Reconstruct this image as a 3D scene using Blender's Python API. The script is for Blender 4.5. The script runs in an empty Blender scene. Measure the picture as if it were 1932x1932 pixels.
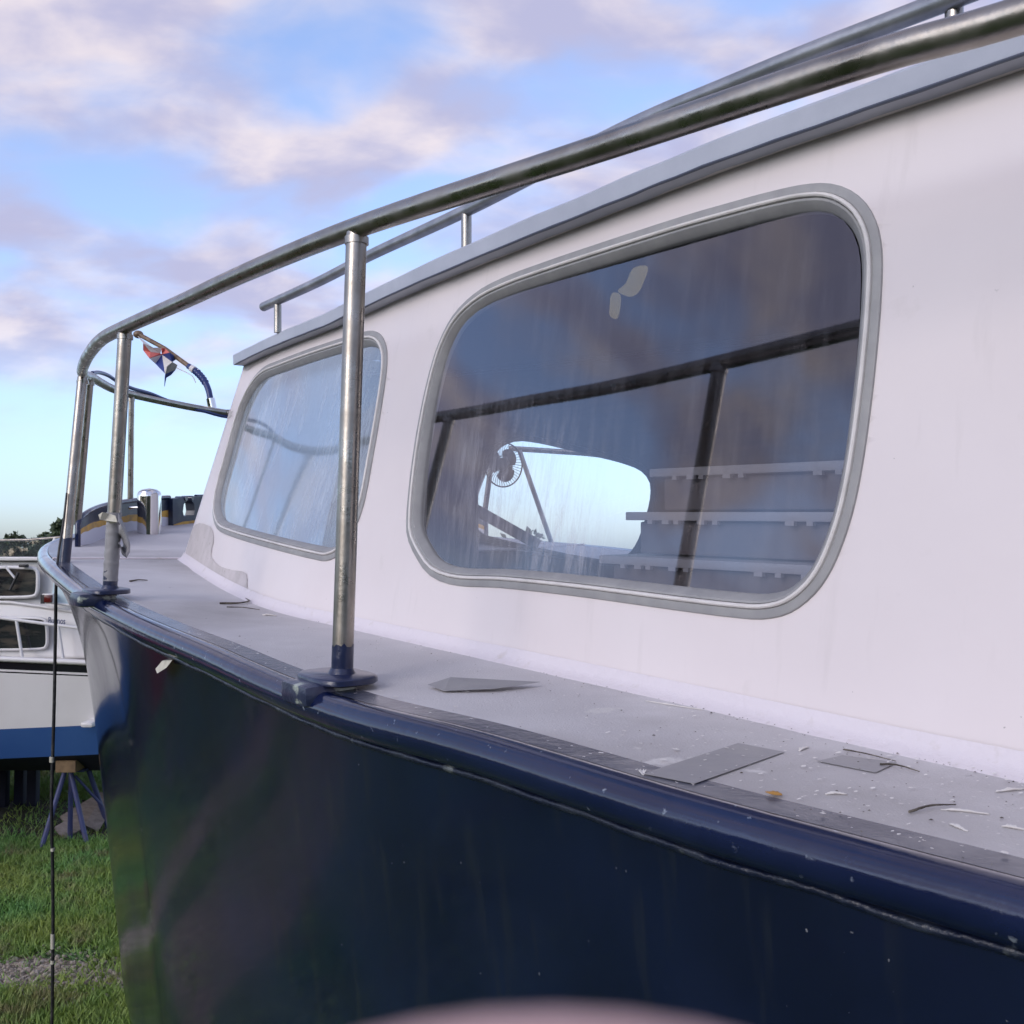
import bpy, bmesh, math, random
import numpy as np
from mathutils import Vector, Matrix, noise as mnoise
from mathutils.bvhtree import BVHTree
from mathutils.geometry import delaunay_2d_cdt

random.seed(7)
RNG = np.random.default_rng(7)
scene = bpy.context.scene
COL = scene.collection
R = math.radians

# ------------------------------------------------------------------ camera
CAM_H = 2.35                     # eye height above the grass
PITCH = R(2.785)                 # camera looks slightly up
CAM = np.array([0.0, 0.0, CAM_H])
cd = bpy.data.cameras.new('camera')
cd.sensor_width = 36.0; cd.lens = 36.0
cd.clip_start = 0.01; cd.clip_end = 4000
cd.dof.use_dof = True; cd.dof.focus_distance = 2.4; cd.dof.aperture_fstop = 22.0
cam = bpy.data.objects.new('camera', cd); COL.objects.link(cam)
cam.location = CAM; cam.rotation_euler = (math.pi/2 + PITCH, 0, 0)
scene.camera = cam

# ------------------------------------------------------------------ sky + sun
SUN_EL, SUN_AZ = 24.0, 222.0     # degrees; azimuth clockwise from +Y (straight ahead)
SKY_STRENGTH = 0.15
EXPOSURE = 0.88
world = bpy.data.worlds.new('World'); scene.world = world; world.use_nodes = True
nt = world.node_tree; nt.nodes.clear()
def wn(t, **kw):
    n = nt.nodes.new(t)
    for k, v in kw.items(): setattr(n, k, v)
    return n
def wmath(op, a, b=None, c=None, clamp=False):
    n = wn('ShaderNodeMath', operation=op); n.use_clamp = clamp
    for i, v in enumerate((a, b, c)):
        if v is None: continue
        if isinstance(v, (int, float)): n.inputs[i].default_value = v
        else: nt.links.new(v, n.inputs[i])
    return n.outputs[0]
def wmix(fac, a, b, blend='MIX'):
    n = wn('ShaderNodeMix', data_type='RGBA', blend_type=blend)
    for i, v in ((0, fac), (6, a), (7, b)):
        if isinstance(v, (int, float)): n.inputs[i].default_value = v
        elif isinstance(v, tuple): n.inputs[i].default_value = (*v, 1)
        else: nt.links.new(v, n.inputs[i])
    return n.outputs[2]
tc = wn('ShaderNodeTexCoord'); sep = wn('ShaderNodeSeparateXYZ'); nt.links.new(tc.outputs['Generated'], sep.inputs[0])
sky = wn('ShaderNodeTexSky', sky_type='NISHITA'); sky.sun_disc = False
sky.sun_elevation = R(SUN_EL); sky.sun_rotation = R(SUN_AZ)
sky.air_density = 1.0; sky.dust_density = 1.6; sky.ozone_density = 3.0; sky.altitude = 0
zc = wmath('MAXIMUM', sep.outputs[2], 0.0)
inv = wmath('DIVIDE', 1.0, wmath('ADD', zc, 0.42))
comb = wn('ShaderNodeCombineXYZ')
nt.links.new(wmath('MULTIPLY', sep.outputs[0], inv), comb.inputs[0])
nt.links.new(wmath('MULTIPLY', sep.outputs[1], inv), comb.inputs[1])
def wnoise(scale, detail, rough, dist, off):
    mp = wn('ShaderNodeMapping'); nt.links.new(comb.outputs[0], mp.inputs[0]); mp.inputs['Location'].default_value = off
    mp.inputs['Rotation'].default_value = (0, 0, R(-28)); mp.inputs['Scale'].default_value = (0.8, 1.15, 1)
    n = wn('ShaderNodeTexNoise'); nt.links.new(mp.outputs[0], n.inputs['Vector'])
    n.inputs['Scale'].default_value = scale; n.inputs['Detail'].default_value = detail
    n.inputs['Roughness'].default_value = rough; n.inputs['Distortion'].default_value = dist
    return n.outputs['Fac']
def wramp(v, a, b):
    n = wn('ShaderNodeMapRange', interpolation_type='SMOOTHSTEP'); nt.links.new(v, n.inputs[0])
    n.inputs[1].default_value = a; n.inputs[2].default_value = b
    return n.outputs[0]
n1 = wnoise(4.8, 6, 0.45, 0.25, (3.1, 1.7, 0.0))
n2 = wnoise(9.0, 5, 0.5, 0.2, (8.4, 2.2, 0.4))
n3 = wnoise(1.7, 3, 0.5, 0.0, (1.4, 6.2, 0.9))
dens = wmath('ADD', wmath('MULTIPLY', n1, 0.75), wmath('MULTIPLY', n3, 0.35))
cover = wramp(dens, 0.435, 0.625)
lowfade = wramp(sep.outputs[2], 0.09, 0.22)
cover = wmath('MULTIPLY', wmath('MULTIPLY', cover, lowfade), 0.92)
bright = wramp(wmath('SUBTRACT', n2, wmath('MULTIPLY', dens, 0.18)), 0.27, 0.64)
S = 1.0 / SKY_STRENGTH / 2**EXPOSURE
cl_dark = (0.53*S, 0.52*S, 0.73*S); cl_lit = (0.95*S, 0.84*S, 0.86*S)
cloud = wmix(bright, cl_dark, cl_lit)
hs = wn('ShaderNodeHueSaturation'); nt.links.new(sky.outputs[0], hs.inputs['Color'])
hs.inputs['Saturation'].default_value = 0.78; hs.inputs['Value'].default_value = 1.0
tint = wmix(1.0, hs.outputs[0], (0.90, 0.97, 1.16), 'MULTIPLY')
skyc = wmix(cover, tint, cloud)
bg = wn('ShaderNodeBackground'); nt.links.new(skyc, bg.inputs[0]); bg.inputs[1].default_value = SKY_STRENGTH
wo = wn('ShaderNodeOutputWorld'); nt.links.new(bg.outputs[0], wo.inputs[0])

sd = bpy.data.lights.new('sun', 'SUN'); sd.energy = 0.62; sd.angle = R(30); sd.color = (1.0, 0.90, 0.84)
sun = bpy.data.objects.new('sun', sd); COL.objects.link(sun)
_az, _el = R(SUN_AZ), R(SUN_EL)
sdir = Vector((math.sin(_az)*math.cos(_el), math.cos(_az)*math.cos(_el), math.sin(_el)))
sun.rotation_euler = sdir.to_track_quat('Z', 'Y').to_euler(); sun.location = sdir*30

vs = scene.view_settings
vs.view_transform = 'Standard'; vs.look = 'None'; vs.exposure = EXPOSURE; vs.gamma = 1.0; vs.use_curve_mapping = False
cy = scene.cycles
cy.max_bounces = 10; cy.diffuse_bounces = 4; cy.glossy_bounces = 5; cy.transparent_max_bounces = 12
cy.use_denoising = True; cy.sample_clamp_indirect = 6.0
cy.caustics_reflective = False; cy.caustics_refractive = False

# ------------------------------------------------------------------ helpers
CT, ST = math.cos(PITCH), math.sin(PITCH)
def to_w(p):
    """camera-level frame (right, away, up; origin at the lens) -> world"""
    p = np.atleast_2d(np.asarray(p, float))
    return np.stack([p[:, 0], p[:, 1]*CT - p[:, 2]*ST, p[:, 1]*ST + p[:, 2]*CT], 1) + CAM
def C(px, py, d):                # measured point of the photograph (1932-px scale) at distance d, camera-level frame
    return np.array([(px-966)/1932*d, d, (966-py)/1932*d])
def Wp(px, py, d): return to_w(C(px, py, d))[0]
def ground_at(px, py):           # where the sight line meets the grass
    w = Wp(px, py, 1.0) - CAM
    k = -CAM_H / w[2]
    return CAM + w*k

def spline(pts, n=None, closed=False, step=None):
    """centripetal Catmull-Rom through pts, resampled evenly"""
    P = np.asarray(pts, float)
    if closed: Q = np.vstack([P[-1], P, P[0], P[1]])
    else: Q = np.vstack([2*P[0]-P[1], P, 2*P[-1]-P[-2]])
    out = []
    for i in range(1, len(Q)-2):
        p0, p1, p2, p3 = Q[i-1:i+3]
        t0 = 0.0
        def tj(ti, a, b): return ti + max(np.linalg.norm(b-a), 1e-6)**0.5
        t1 = tj(t0, p0, p1); t2 = tj(t1, p1, p2); t3 = tj(t2, p2, p3)
        for t in np.linspace(t1, t2, 24, endpoint=False):
            A1 = (t1-t)/(t1-t0)*p0+(t-t0)/(t1-t0)*p1; A2 = (t2-t)/(t2-t1)*p1+(t-t1)/(t2-t1)*p2
            A3 = (t3-t)/(t3-t2)*p2+(t-t2)/(t3-t2)*p3
            B1 = (t2-t)/(t2-t0)*A1+(t-t0)/(t2-t0)*A2; B2 = (t3-t)/(t3-t1)*A2+(t-t1)/(t3-t1)*A3
            out.append((t2-t)/(t2-t1)*B1+(t-t1)/(t2-t1)*B2)
    out.append(Q[-2] if not closed else out[0])
    out = np.array(out)
    L = np.concatenate([[0], np.cumsum(np.linalg.norm(np.diff(out, axis=0), axis=1))])
    if step: n = max(3, int(L[-1]/step)+1)
    if n is None: return out
    tt = np.linspace(0, L[-1], n, endpoint=not closed)
    return np.stack([np.interp(tt, L, out[:, k]) for k in range(out.shape[1])], 1)

def link(o, parent=None):
    COL.objects.link(o)
    if parent is not None:
        o.parent = parent
        M_ = Matrix.Translation(-Vector(parent.location)) if parent.type == 'EMPTY' else Matrix.Identity(4)
        o.matrix_parent_inverse = M_
    return o
def empty(name, loc, label=None, cat=None, group=None):
    o = bpy.data.objects.new(name, None); o.location = tuple(loc); o.empty_display_size = 0.1
    COL.objects.link(o); tag(o, label, cat, group); return o
def tag(o, label=None, cat=None, group=None, kind=None):
    if label: o['label'] = label
    if cat: o['category'] = cat
    if group: o['group'] = group
    if kind: o['kind'] = kind
    return o
def mk(name, verts, faces, mats, parent=None, smooth=True, frame='c', fm=None, sharp=40):
    v = to_w(verts) if frame == 'c' else np.asarray(verts, float)
    me = bpy.data.meshes.new(name)
    me.from_pydata([tuple(x) for x in v], [], [tuple(int(i) for i in f) for f in faces])
    mats = mats if isinstance(mats, (list, tuple)) else [mats]
    for m in mats: me.materials.append(m)
    if fm is not None: me.polygons.foreach_set('material_index', np.asarray(fm, np.int32))
    if smooth:
        me.polygons.foreach_set('use_smooth', np.ones(len(me.polygons), bool))
        if sharp: me.set_sharp_from_angle(angle=R(sharp))
    me.validate(); me.update()
    return link(bpy.data.objects.new(name, me), parent)

def tube_vf(path, r, seg=14, cap=True, ell=1.0):
    P = np.asarray(path, float); n = len(P)
    r = np.full(n, r) if np.isscalar(r) else np.asarray(r, float)
    T = np.gradient(P, axis=0); T /= np.linalg.norm(T, axis=1)[:, None]
    ref = np.array([0, 0, 1.0]) if abs(T[0][2]) < 0.9 else np.array([1.0, 0, 0])
    N = np.cross(T[0], ref); N /= np.linalg.norm(N)
    V = []; 
    for i in range(n):
        N = N - T[i]*np.dot(N, T[i]); N /= np.linalg.norm(N)
        Bn = np.cross(T[i], N)
        for k in range(seg):
            a = 2*math.pi*k/seg
            V.append(P[i] + r[i]*(math.cos(a)*N + ell*math.sin(a)*Bn))
    F = [(i*seg+k, i*seg+(k+1) % seg, (i+1)*seg+(k+1) % seg, (i+1)*seg+k) for i in range(n-1) for k in range(seg)]
    if cap: F += [tuple(range(seg))[::-1], tuple((n-1)*seg+k for k in range(seg))]
    return V, F
def tube(name, path, r, mat, parent=None, seg=14, cap=True, frame='c', ell=1.0, sharp=50):
    V, F = tube_vf(path, r, seg, cap, ell); return mk(name, V, F, mat, parent, frame=frame, sharp=sharp)
def box_vf(c, s, ax=None, bev=0.0):
    """box with centre c, full sizes s, axes rows ax; optional chamfered edges"""
    ax = np.eye(3) if ax is None else np.asarray(ax, float)
    bm = bmesh.new(); bmesh.ops.create_cube(bm, size=1.0)
    for v in bm.verts: v.co = Vector((v.co.x*s[0], v.co.y*s[1], v.co.z*s[2]))
    if bev > 0: bmesh.ops.bevel(bm, geom=list(bm.edges), offset=bev, segments=2, affect='EDGES', profile=0.6)
    V = [np.asarray(c)+v.co.x*ax[0]+v.co.y*ax[1]+v.co.z*ax[2] for v in bm.verts]
    bm.verts.index_update(); F = [[v.index for v in f.verts] for f in bm.faces]; bm.free()
    return V, F
def box(name, c, s, mat, parent=None, ax=None, bev=0.0, frame='c'):
    V, F = box_vf(c, s, ax, bev); return mk(name, V, F, mat, parent, frame=frame, sharp=35)
def join(parts):
    V, F = [], []
    for v, f in parts:
        o = len(V); V += list(v); F += [tuple(i+o for i in q) for q in f]
    return V, F
def grid_vf(G):
    """G: (a,b,3) array of points"""
    a, b = G.shape[:2]
    F = [(i*b+j, (i+1)*b+j, (i+1)*b+j+1, i*b+j+1) for i in range(a-1) for j in range(b-1)]
    return list(G.reshape(-1, 3)), F
def unit(v): v = np.asarray(v, float); return v/np.linalg.norm(v)

# ------------------------------------------------------------------ materials
def mat(name, base, rough=0.5, metal=0.0, spec=0.5, coat=0.0, var=None, bump=None, rvar=None, layers=()):
    """Principled; var=(colour2, scale, lo, hi[, stretch]); bump=(scale,strength[,stretch]); layers: more var tuples"""
    m = bpy.data.materials.new(name); m.use_nodes = True
    t = m.node_tree; b = t.nodes['Principled BSDF']
    b.inputs['Base Color'].default_value = (*base, 1); b.inputs['Roughness'].default_value = rough
    b.inputs['Metallic'].default_value = metal; b.inputs['Specular IOR Level'].default_value = spec
    b.inputs['Coat Weight'].default_value = coat; b.inputs['Coat Roughness'].default_value = 0.06
    co = t.nodes.new('ShaderNodeTexCoord')
    def noi(scale, stretch=(1, 1, 1), detail=6, rough_=0.55, off=0.0):
        mp = t.nodes.new('ShaderNodeMapping'); t.links.new(co.outputs['Object'], mp.inputs[0])
        mp.inputs['Scale'].default_value = stretch; mp.inputs['Location'].default_value = (off, off*1.7, off*0.3)
        n = t.nodes.new('ShaderNodeTexNoise'); t.links.new(mp.outputs[0], n.inputs['Vector'])
        n.inputs['Scale'].default_value = scale; n.inputs['Detail'].default_value = detail; n.inputs['Roughness'].default_value = rough_
        return n.outputs['Fac']
    def rng(v, lo, hi, a=0.0, c=1.0):
        r = t.nodes.new('ShaderNodeMapRange'); t.links.new(v, r.inputs[0])
        r.inputs[1].default_value = lo; r.inputs[2].default_value = hi; r.inputs[3].default_value = a; r.inputs[4].default_value = c
        return r.outputs[0]
    cur = None
    for k, vv in enumerate(([var] if var else []) + list(layers)):
        mx = t.nodes.new('ShaderNodeMix'); mx.data_type = 'RGBA'
        st = vv[4] if len(vv) > 4 else (1, 1, 1); off = vv[5] if len(vv) > 5 else 3.3*k
        t.links.new(rng(noi(vv[1], st, off=off), vv[2], vv[3]), mx.inputs[0])
        if cur is None: mx.inputs[6].default_value = (*base, 1)
        else: t.links.new(cur, mx.inputs[6])
        mx.inputs[7].default_value = (*vv[0], 1); cur = mx.outputs[2]
    if cur is not None: t.links.new(cur, b.inputs['Base Color'])
    if rvar:
        t.links.new(rng(noi(rvar[0], rvar[3] if len(rvar) > 3 else (1, 1, 1), off=5.0), 0.35, 0.65, rvar[1], rvar[2]), b.inputs['Roughness'])
    if bump:
        bp = t.nodes.new('ShaderNodeBump'); bp.inputs['Strength'].default_value = bump[1]; bp.inputs['Distance'].default_value = bump[3] if len(bump) > 3 else 0.01
        t.links.new(noi(bump[0], bump[2] if len(bump) > 2 else (1, 1, 1), off=1.0), bp.inputs['Height']); t.links.new(bp.outputs[0], b.inputs['Normal'])
    return m
def glass_mat(name, tint, ior=1.55, dirt=0.06, dirt_col=(0.55, 0.58, 0.62), stretch=(26, 26, 1.2), lo=0.5, hi=0.8, base_dirt=0.01, gloss=0.02, gcol=(1, 1, 1), spots=()):
    m = bpy.data.materials.new(name); m.use_nodes = True; t = m.node_tree; t.nodes.clear()
    N = t.nodes.new; L = t.links.new
    geo = N('ShaderNodeNewGeometry'); io = N('ShaderNodeMapRange'); L(geo.outputs['Backfacing'], io.inputs[0])
    io.inputs[3].default_value = ior; io.inputs[4].default_value = 1/ior
    fr = N('ShaderNodeFresnel'); L(io.outputs[0], fr.inputs[0])
    a = N('ShaderNodeMath'); a.operation = 'MULTIPLY'; L(fr.outputs[0], a.inputs[0]); a.inputs[1].default_value = 2
    b = N('ShaderNodeMath'); b.operation = 'ADD'; L(fr.outputs[0], b.inputs[0]); b.inputs[1].default_value = 1
    c = N('ShaderNodeMath'); c.operation = 'DIVIDE'; L(a.outputs[0], c.inputs[0]); L(b.outputs[0], c.inputs[1])
    tr = N('ShaderNodeBsdfTransparent'); tr.inputs[0].default_value = (*tint, 1)
    gl = N('ShaderNodeBsdfGlossy'); gl.inputs['Roughness'].default_value = gloss; gl.inputs[0].default_value = (*gcol, 1)
    m1 = N('ShaderNodeMixShader'); L(c.outputs[0], m1.inputs[0]); L(tr.outputs[0], m1.inputs[1]); L(gl.outputs[0], m1.inputs[2])
    df = N('ShaderNodeBsdfDiffuse'); df.inputs[0].default_value = (*dirt_col, 1)
    co = N('ShaderNodeTexCoord'); mp = N('ShaderNodeMapping'); L(co.outputs['Object'], mp.inputs[0]); mp.inputs['Scale'].default_value = stretch
    no = N('ShaderNodeTexNoise'); L(mp.outputs[0], no.inputs['Vector']); no.inputs['Scale'].default_value = 1.0; no.inputs['Detail'].default_value = 8; no.inputs['Roughness'].default_value = 0.65
    no2 = N('ShaderNodeTexNoise'); L(co.outputs['Object'], no2.inputs['Vector']); no2.inputs['Scale'].default_value = 2.6; no2.inputs['Detail'].default_value = 3
    r1 = N('ShaderNodeMapRange'); L(no.outputs[0], r1.inputs[0]); r1.inputs[1].default_value = lo; r1.inputs[2].default_value = hi
    r2 = N('ShaderNodeMapRange'); L(no2.outputs[0], r2.inputs[0]); r2.inputs[1].default_value = 0.35; r2.inputs[2].default_value = 0.65; r2.inputs[3].default_value = 0.25
    mu = N('ShaderNodeMath'); mu.operation = 'MULTIPLY'; L(r1.outputs[0], mu.inputs[0]); L(r2.outputs[0], mu.inputs[1])
    md = N('ShaderNodeMath'); md.operation = 'MULTIPLY_ADD'; L(mu.outputs[0], md.inputs[0]); md.inputs[1].default_value = dirt; md.inputs[2].default_value = base_dirt
    dout = md.outputs[0]
    for (cen, rad_, amt) in spots:                      # smeared patches of dried cleaning water
        vm = N('ShaderNodeVectorMath'); vm.operation = 'DISTANCE'; L(co.outputs['Object'], vm.inputs[0]); vm.inputs[1].default_value = tuple(cen)
        rs_ = N('ShaderNodeMapRange'); rs_.interpolation_type = 'SMOOTHSTEP'; L(vm.outputs['Value'], rs_.inputs[0]); rs_.inputs[1].default_value = rad_; rs_.inputs[2].default_value = rad_*0.15; rs_.inputs[3].default_value = 0; rs_.inputs[4].default_value = 1
        mp2 = N('ShaderNodeMapping'); L(co.outputs['Object'], mp2.inputs[0]); mp2.inputs['Scale'].default_value = (stretch[0]*2.2, stretch[1]*2.2, stretch[2]*2.4)
        n3 = N('ShaderNodeTexNoise'); L(mp2.outputs[0], n3.inputs['Vector']); n3.inputs['Scale'].default_value = 1.0; n3.inputs['Detail'].default_value = 9; n3.inputs['Roughness'].default_value = 0.7; n3.inputs['Distortion'].default_value = 0.6
        r3 = N('ShaderNodeMapRange'); L(n3.outputs[0], r3.inputs[0]); r3.inputs[1].default_value = 0.44; r3.inputs[2].default_value = 0.72; r3.inputs[3].default_value = 0.10
        mm = N('ShaderNodeMath'); mm.operation = 'MULTIPLY'; L(rs_.outputs[0], mm.inputs[0]); L(r3.outputs[0], mm.inputs[1])
        ma = N('ShaderNodeMath'); ma.operation = 'MULTIPLY_ADD'; L(mm.outputs[0], ma.inputs[0]); ma.inputs[1].default_value = amt; L(dout, ma.inputs[2]); ma.use_clamp = True; dout = ma.outputs[0]
    m2 = N('ShaderNodeMixShader'); L(dout, m2.inputs[0]); L(m1.outputs[0], m2.inputs[1]); L(df.outputs[0], m2.inputs[2])
    o = N('ShaderNodeOutputMaterial'); L(m2.outputs[0], o.inputs[0])
    return m

M = {}
M['wall'] = mat('white_gelcoat', (0.72, 0.655, 0.645), 0.38, var=((0.68, 0.615, 0.605), 2.2, 0.40, 0.75), bump=(5, 0.10, (1, 1, 1), 0.01), rvar=(4, 0.30, 0.48), layers=[((0.58, 0.53, 0.50), 9, 0.66, 0.9), ((0.64, 0.58, 0.565), 1.0, 0.60, 0.82, (22, 22, 0.9), 6.0), ((0.35, 0.32, 0.30), 70, 0.745, 0.77, (1, 1, 1), 9.0)])
M['fillet'] = mat('white_sealant', (0.66, 0.61, 0.63), 0.5, var=((0.55, 0.5, 0.47), 26, 0.6, 0.78), bump=(60, 0.25))
M['roof'] = mat('grey_roof_paint', (0.42, 0.44, 0.50), 0.4, var=((0.34, 0.36, 0.42), 5, 0.4, 0.7), bump=(90, 0.05))
M['navy'] = mat('navy_gloss_paint', (0.0029, 0.0062, 0.024), 0.07, spec=0.55, coat=0.3, var=((0.006, 0.012, 0.042), 3, 0.4, 0.75), bump=(1.6, 0.06, (1, 1, 1), 0.02), rvar=(2.2, 0.07, 0.2), layers=[((0.016, 0.020, 0.030), 1.0, 0.55, 0.85, (34, 34, 1.3), 1.0), ((0.22, 0.225, 0.24), 95, 0.725, 0.75, (1, 1, 0.8), 2.0), ((0.12, 0.12, 0.13), 1.0, 0.77, 0.84, (55, 55, 9.0), 8.0)])
M['navyrail'] = mat('navy_rail_paint', (0.0040, 0.0085, 0.040), 0.14, coat=0.4, var=((0.009, 0.016, 0.058), 7, 0.45, 0.8), bump=(22, 0.14), rvar=(9, 0.07, 0.22), layers=[((0.22, 0.25, 0.30), 46, 0.66, 0.72, (1, 1, 1), 2.0), ((0.45, 0.47, 0.48), 14, 0.72, 0.745, (0.6, 0.6, 3.0), 7.0)])
M['strip'] = mat('worn_navy_deck_border', (0.025, 0.033, 0.065), 0.22, var=((0.17, 0.17, 0.19), 5, 0.42, 0.68, (1, 1, 1), 4.1), bump=(50, 0.1), layers=[((0.45, 0.43, 0.42), 40, 0.68, 0.74)])
M['deck'] = mat('grey_deck_paint', (0.58, 0.56, 0.56), 0.58, var=((0.49, 0.47, 0.475), 3.5, 0.38, 0.7), bump=(260, 0.25), layers=[((0.30, 0.28, 0.27), 1.3, 0.52, 0.75, (1, 1, 1), 5.0), ((0.60, 0.58, 0.56), 9, 0.68, 0.72, (1, 1, 1), 11.0), ((0.55, 0.53, 0.52), 55, 0.74, 0.78), ((0.22, 0.21, 0.22), 21, 0.72, 0.80)])
M['steel'] = mat('stainless_tube', (0.34, 0.315, 0.28), 0.28, metal=1.0, var=((0.24, 0.215, 0.185), 12, 0.4, 0.7), rvar=(18, 0.20, 0.44), bump=(70, 0.06), layers=[((0.26, 0.215, 0.16), 30, 0.66, 0.85)])
M['chrome'] = mat('polished_steel', (0.72, 0.72, 0.72), 0.07, metal=1.0)
M['dullsteel'] = mat('grey_painted_tube', (0.27, 0.28, 0.30), 0.38, metal=0.7, var=((0.4, 0.4, 0.42), 14, 0.4, 0.7), bump=(50, 0.1))
M['navypost'] = mat('navy_post_foot', (0.012, 0.018, 0.055), 0.28, coat=0.2, var=((0.05, 0.06, 0.10), 18, 0.5, 0.75), bump=(40, 0.2))
M['weld'] = mat('chipped_weld_paint', (0.006, 0.010, 0.030), 0.3, var=((0.03, 0.038, 0.06), 20, 0.45, 0.7), bump=(60, 0.4), layers=[((0.17, 0.19, 0.19), 17, 0.62, 0.74, (1, 1, 1), 3.0)])
M['weldfoot'] = mat('scuffed_navy_foot', (0.012, 0.018, 0.055), 0.3, coat=0.2, var=((0.04, 0.05, 0.09), 18, 0.45, 0.7), bump=(40, 0.3), layers=[((0.36, 0.40, 0.34), 16, 0.60, 0.66, (1, 1, 1.6), 4.0)])
M['eaveshade'] = mat('dark_eave_shade', (0.07, 0.08, 0.11), 0.5)
M['rubber'] = mat('grey_window_rubber', (0.275, 0.272, 0.272), 0.55, var=((0.33, 0.325, 0.32), 20, 0.4, 0.7))
M['bead'] = mat('cream_rubber_bead', (0.66, 0.63, 0.60), 0.45, var=((0.5, 0.48, 0.45), 15, 0.5, 0.75))
M['black'] = mat('black_rubber', (0.012, 0.012, 0.014), 0.45)
M['cable'] = mat('black_cable', (0.016, 0.016, 0.018), 0.5, var=((0.07, 0.065, 0.06), 40, 0.5, 0.7))
M['glass'] = glass_mat('tinted_cabin_glass', (0.93, 0.93, 0.93), 1.68, dirt=0.09, dirt_col=(0.50, 0.50, 0.55), lo=0.46, hi=0.78, base_dirt=0.003, gloss=0.035, gcol=(0.94, 0.93, 1.0), spots=((Wp(1000, 950, 2.25), 0.30, 0.38), (Wp(890, 900, 2.4), 0.28, 0.34), (Wp(1060, 1060, 2.1), 0.20, 0.40)))
M['glass_far'] = glass_mat('cabin_glass_clear', (0.96, 0.97, 0.97), 1.5, dirt=0.04)
M['glass_hazy'] = glass_mat('hazy_cabin_glass', (0.60, 0.68, 0.76), 1.75, dirt=0.22, dirt_col=(0.60, 0.69, 0.78), base_dirt=0.20, lo=0.42, hi=0.75, gloss=0.07, spots=((Wp(600, 880, 3.0), 0.35, 0.35),))
M['wood'] = mat('dark_cabin_lining', (0.040, 0.030, 0.027), 0.5, var=((0.065, 0.045, 0.036), 4, 0.4, 0.7, (1, 1, 8)))
M['headliner'] = mat('cabin_headliner', (0.085, 0.075, 0.075), 0.7)
M['floor'] = mat('cabin_floor', (0.05, 0.04, 0.035), 0.6)
M['crate'] = mat('grey_plastic_crate', (0.10, 0.09, 0.10), 0.5, var=((0.075, 0.068, 0.08), 6, 0.4, 0.7))
M['cratelip'] = mat('pale_crate_rim', (0.25, 0.25, 0.29), 0.5)
M['curtain'] = mat('dark_curtain', (0.055, 0.04, 0.045), 0.85, var=((0.09, 0.06, 0.055), 8, 0.4, 0.6, (1, 1, 0.1)))
M['sheet'] = mat('pale_blue_sheet', (0.55, 0.66, 0.78), 0.6, var=((0.46, 0.58, 0.72), 6, 0.4, 0.7))
M['tape'] = mat('grey_duct_tape', (0.275, 0.268, 0.275), 0.5, var=((0.30, 0.29, 0.29), 20, 0.4, 0.7), bump=(45, 0.15))
M['masking'] = mat('masking_tape', (0.58, 0.55, 0.45), 0.7, var=((0.45, 0.42, 0.33), 30, 0.4, 0.7))
M['yellowpatch'] = mat('translucent_yellow', (0.28, 0.235, 0.085), 0.7)
_t = M['yellowpatch'].node_tree; _o = [n for n in _t.nodes if n.type == 'OUTPUT_MATERIAL'][0]; _tr = _t.nodes.new('ShaderNodeBsdfTransparent'); _mx = _t.nodes.new('ShaderNodeMixShader')
_mx.inputs[0].default_value = 0.45; _t.links.new(_t.nodes['Principled BSDF'].outputs[0], _mx.inputs[1]); _t.links.new(_tr.outputs[0], _mx.inputs[2]); _t.links.new(_mx.outputs[0], _o.inputs[0])
M['flake'] = mat('white_paint_flake', (0.72, 0.69, 0.65), 0.6)
M['twig'] = mat('dry_twig', (0.055, 0.045, 0.035), 0.8, var=((0.16, 0.14, 0.11), 60, 0.45, 0.65))
M['leaf'] = mat('orange_dry_leaf', (0.42, 0.22, 0.05), 0.7)
M['bluepl'] = mat('blue_plastic_scrap', (0.03, 0.16, 0.42), 0.35)
M['red'] = mat('faded_red_cloth', (0.62, 0.16, 0.14), 0.8)
M['whitecloth'] = mat('dirty_white_cloth', (0.66, 0.62, 0.60), 0.85)
M['bluecloth'] = mat('blue_cloth', (0.03, 0.05, 0.22), 0.8)
M['greycloth'] = mat('grey_weathered_cloth', (0.28, 0.27, 0.25), 0.85)
M['staff'] = mat('weathered_varnish', (0.20, 0.13, 0.075), 0.45, var=((0.10, 0.06, 0.035), 40, 0.4, 0.65))
M['bluehose'] = mat('blue_hose', (0.015, 0.03, 0.13), 0.35)
M['bw_navy'] = mat('bulwark_navy', (0.014, 0.022, 0.05), 0.3, var=((0.07, 0.08, 0.09), 9, 0.45, 0.75))
M['bw_ochre'] = mat('bulwark_ochre_primer', (0.58, 0.34, 0.06), 0.6, var=((0.35, 0.22, 0.08), 20, 0.45, 0.7))
M['bw_grey'] = mat('bulwark_pale_grey', (0.60, 0.60, 0.66), 0.5)
M['nwhite'] = mat('cream_boat_gelcoat', (0.70, 0.68, 0.66), 0.3, coat=0.2, var=((0.63, 0.61, 0.585), 1.5, 0.4, 0.7))
M['nblue'] = mat('blue_boot_top', (0.022, 0.075, 0.23), 0.45, var=((0.03, 0.09, 0.25), 3, 0.4, 0.7))
M['nnavy'] = mat('dark_antifouling', (0.008, 0.012, 0.035), 0.7)
M['nstripe'] = mat('black_stripe', (0.008, 0.009, 0.013), 0.2)
M['npane'] = mat('dark_boat_glass', (0.018, 0.02, 0.022), 0.03, spec=0.9, var=((0.07, 0.06, 0.05), 3, 0.5, 0.62, (1, 1, 5)))
M['nglass'] = glass_mat('smoked_boat_glass', (0.30, 0.32, 0.33), 1.5, dirt=0.03)
M['nclear'] = glass_mat('clear_screen', (0.72, 0.80, 0.84), 1.5, dirt=0.12, base_dirt=0.04)
M['nscreen'] = mat('pale_blue_screen_cover', (0.52, 0.63, 0.66), 0.4)
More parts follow.
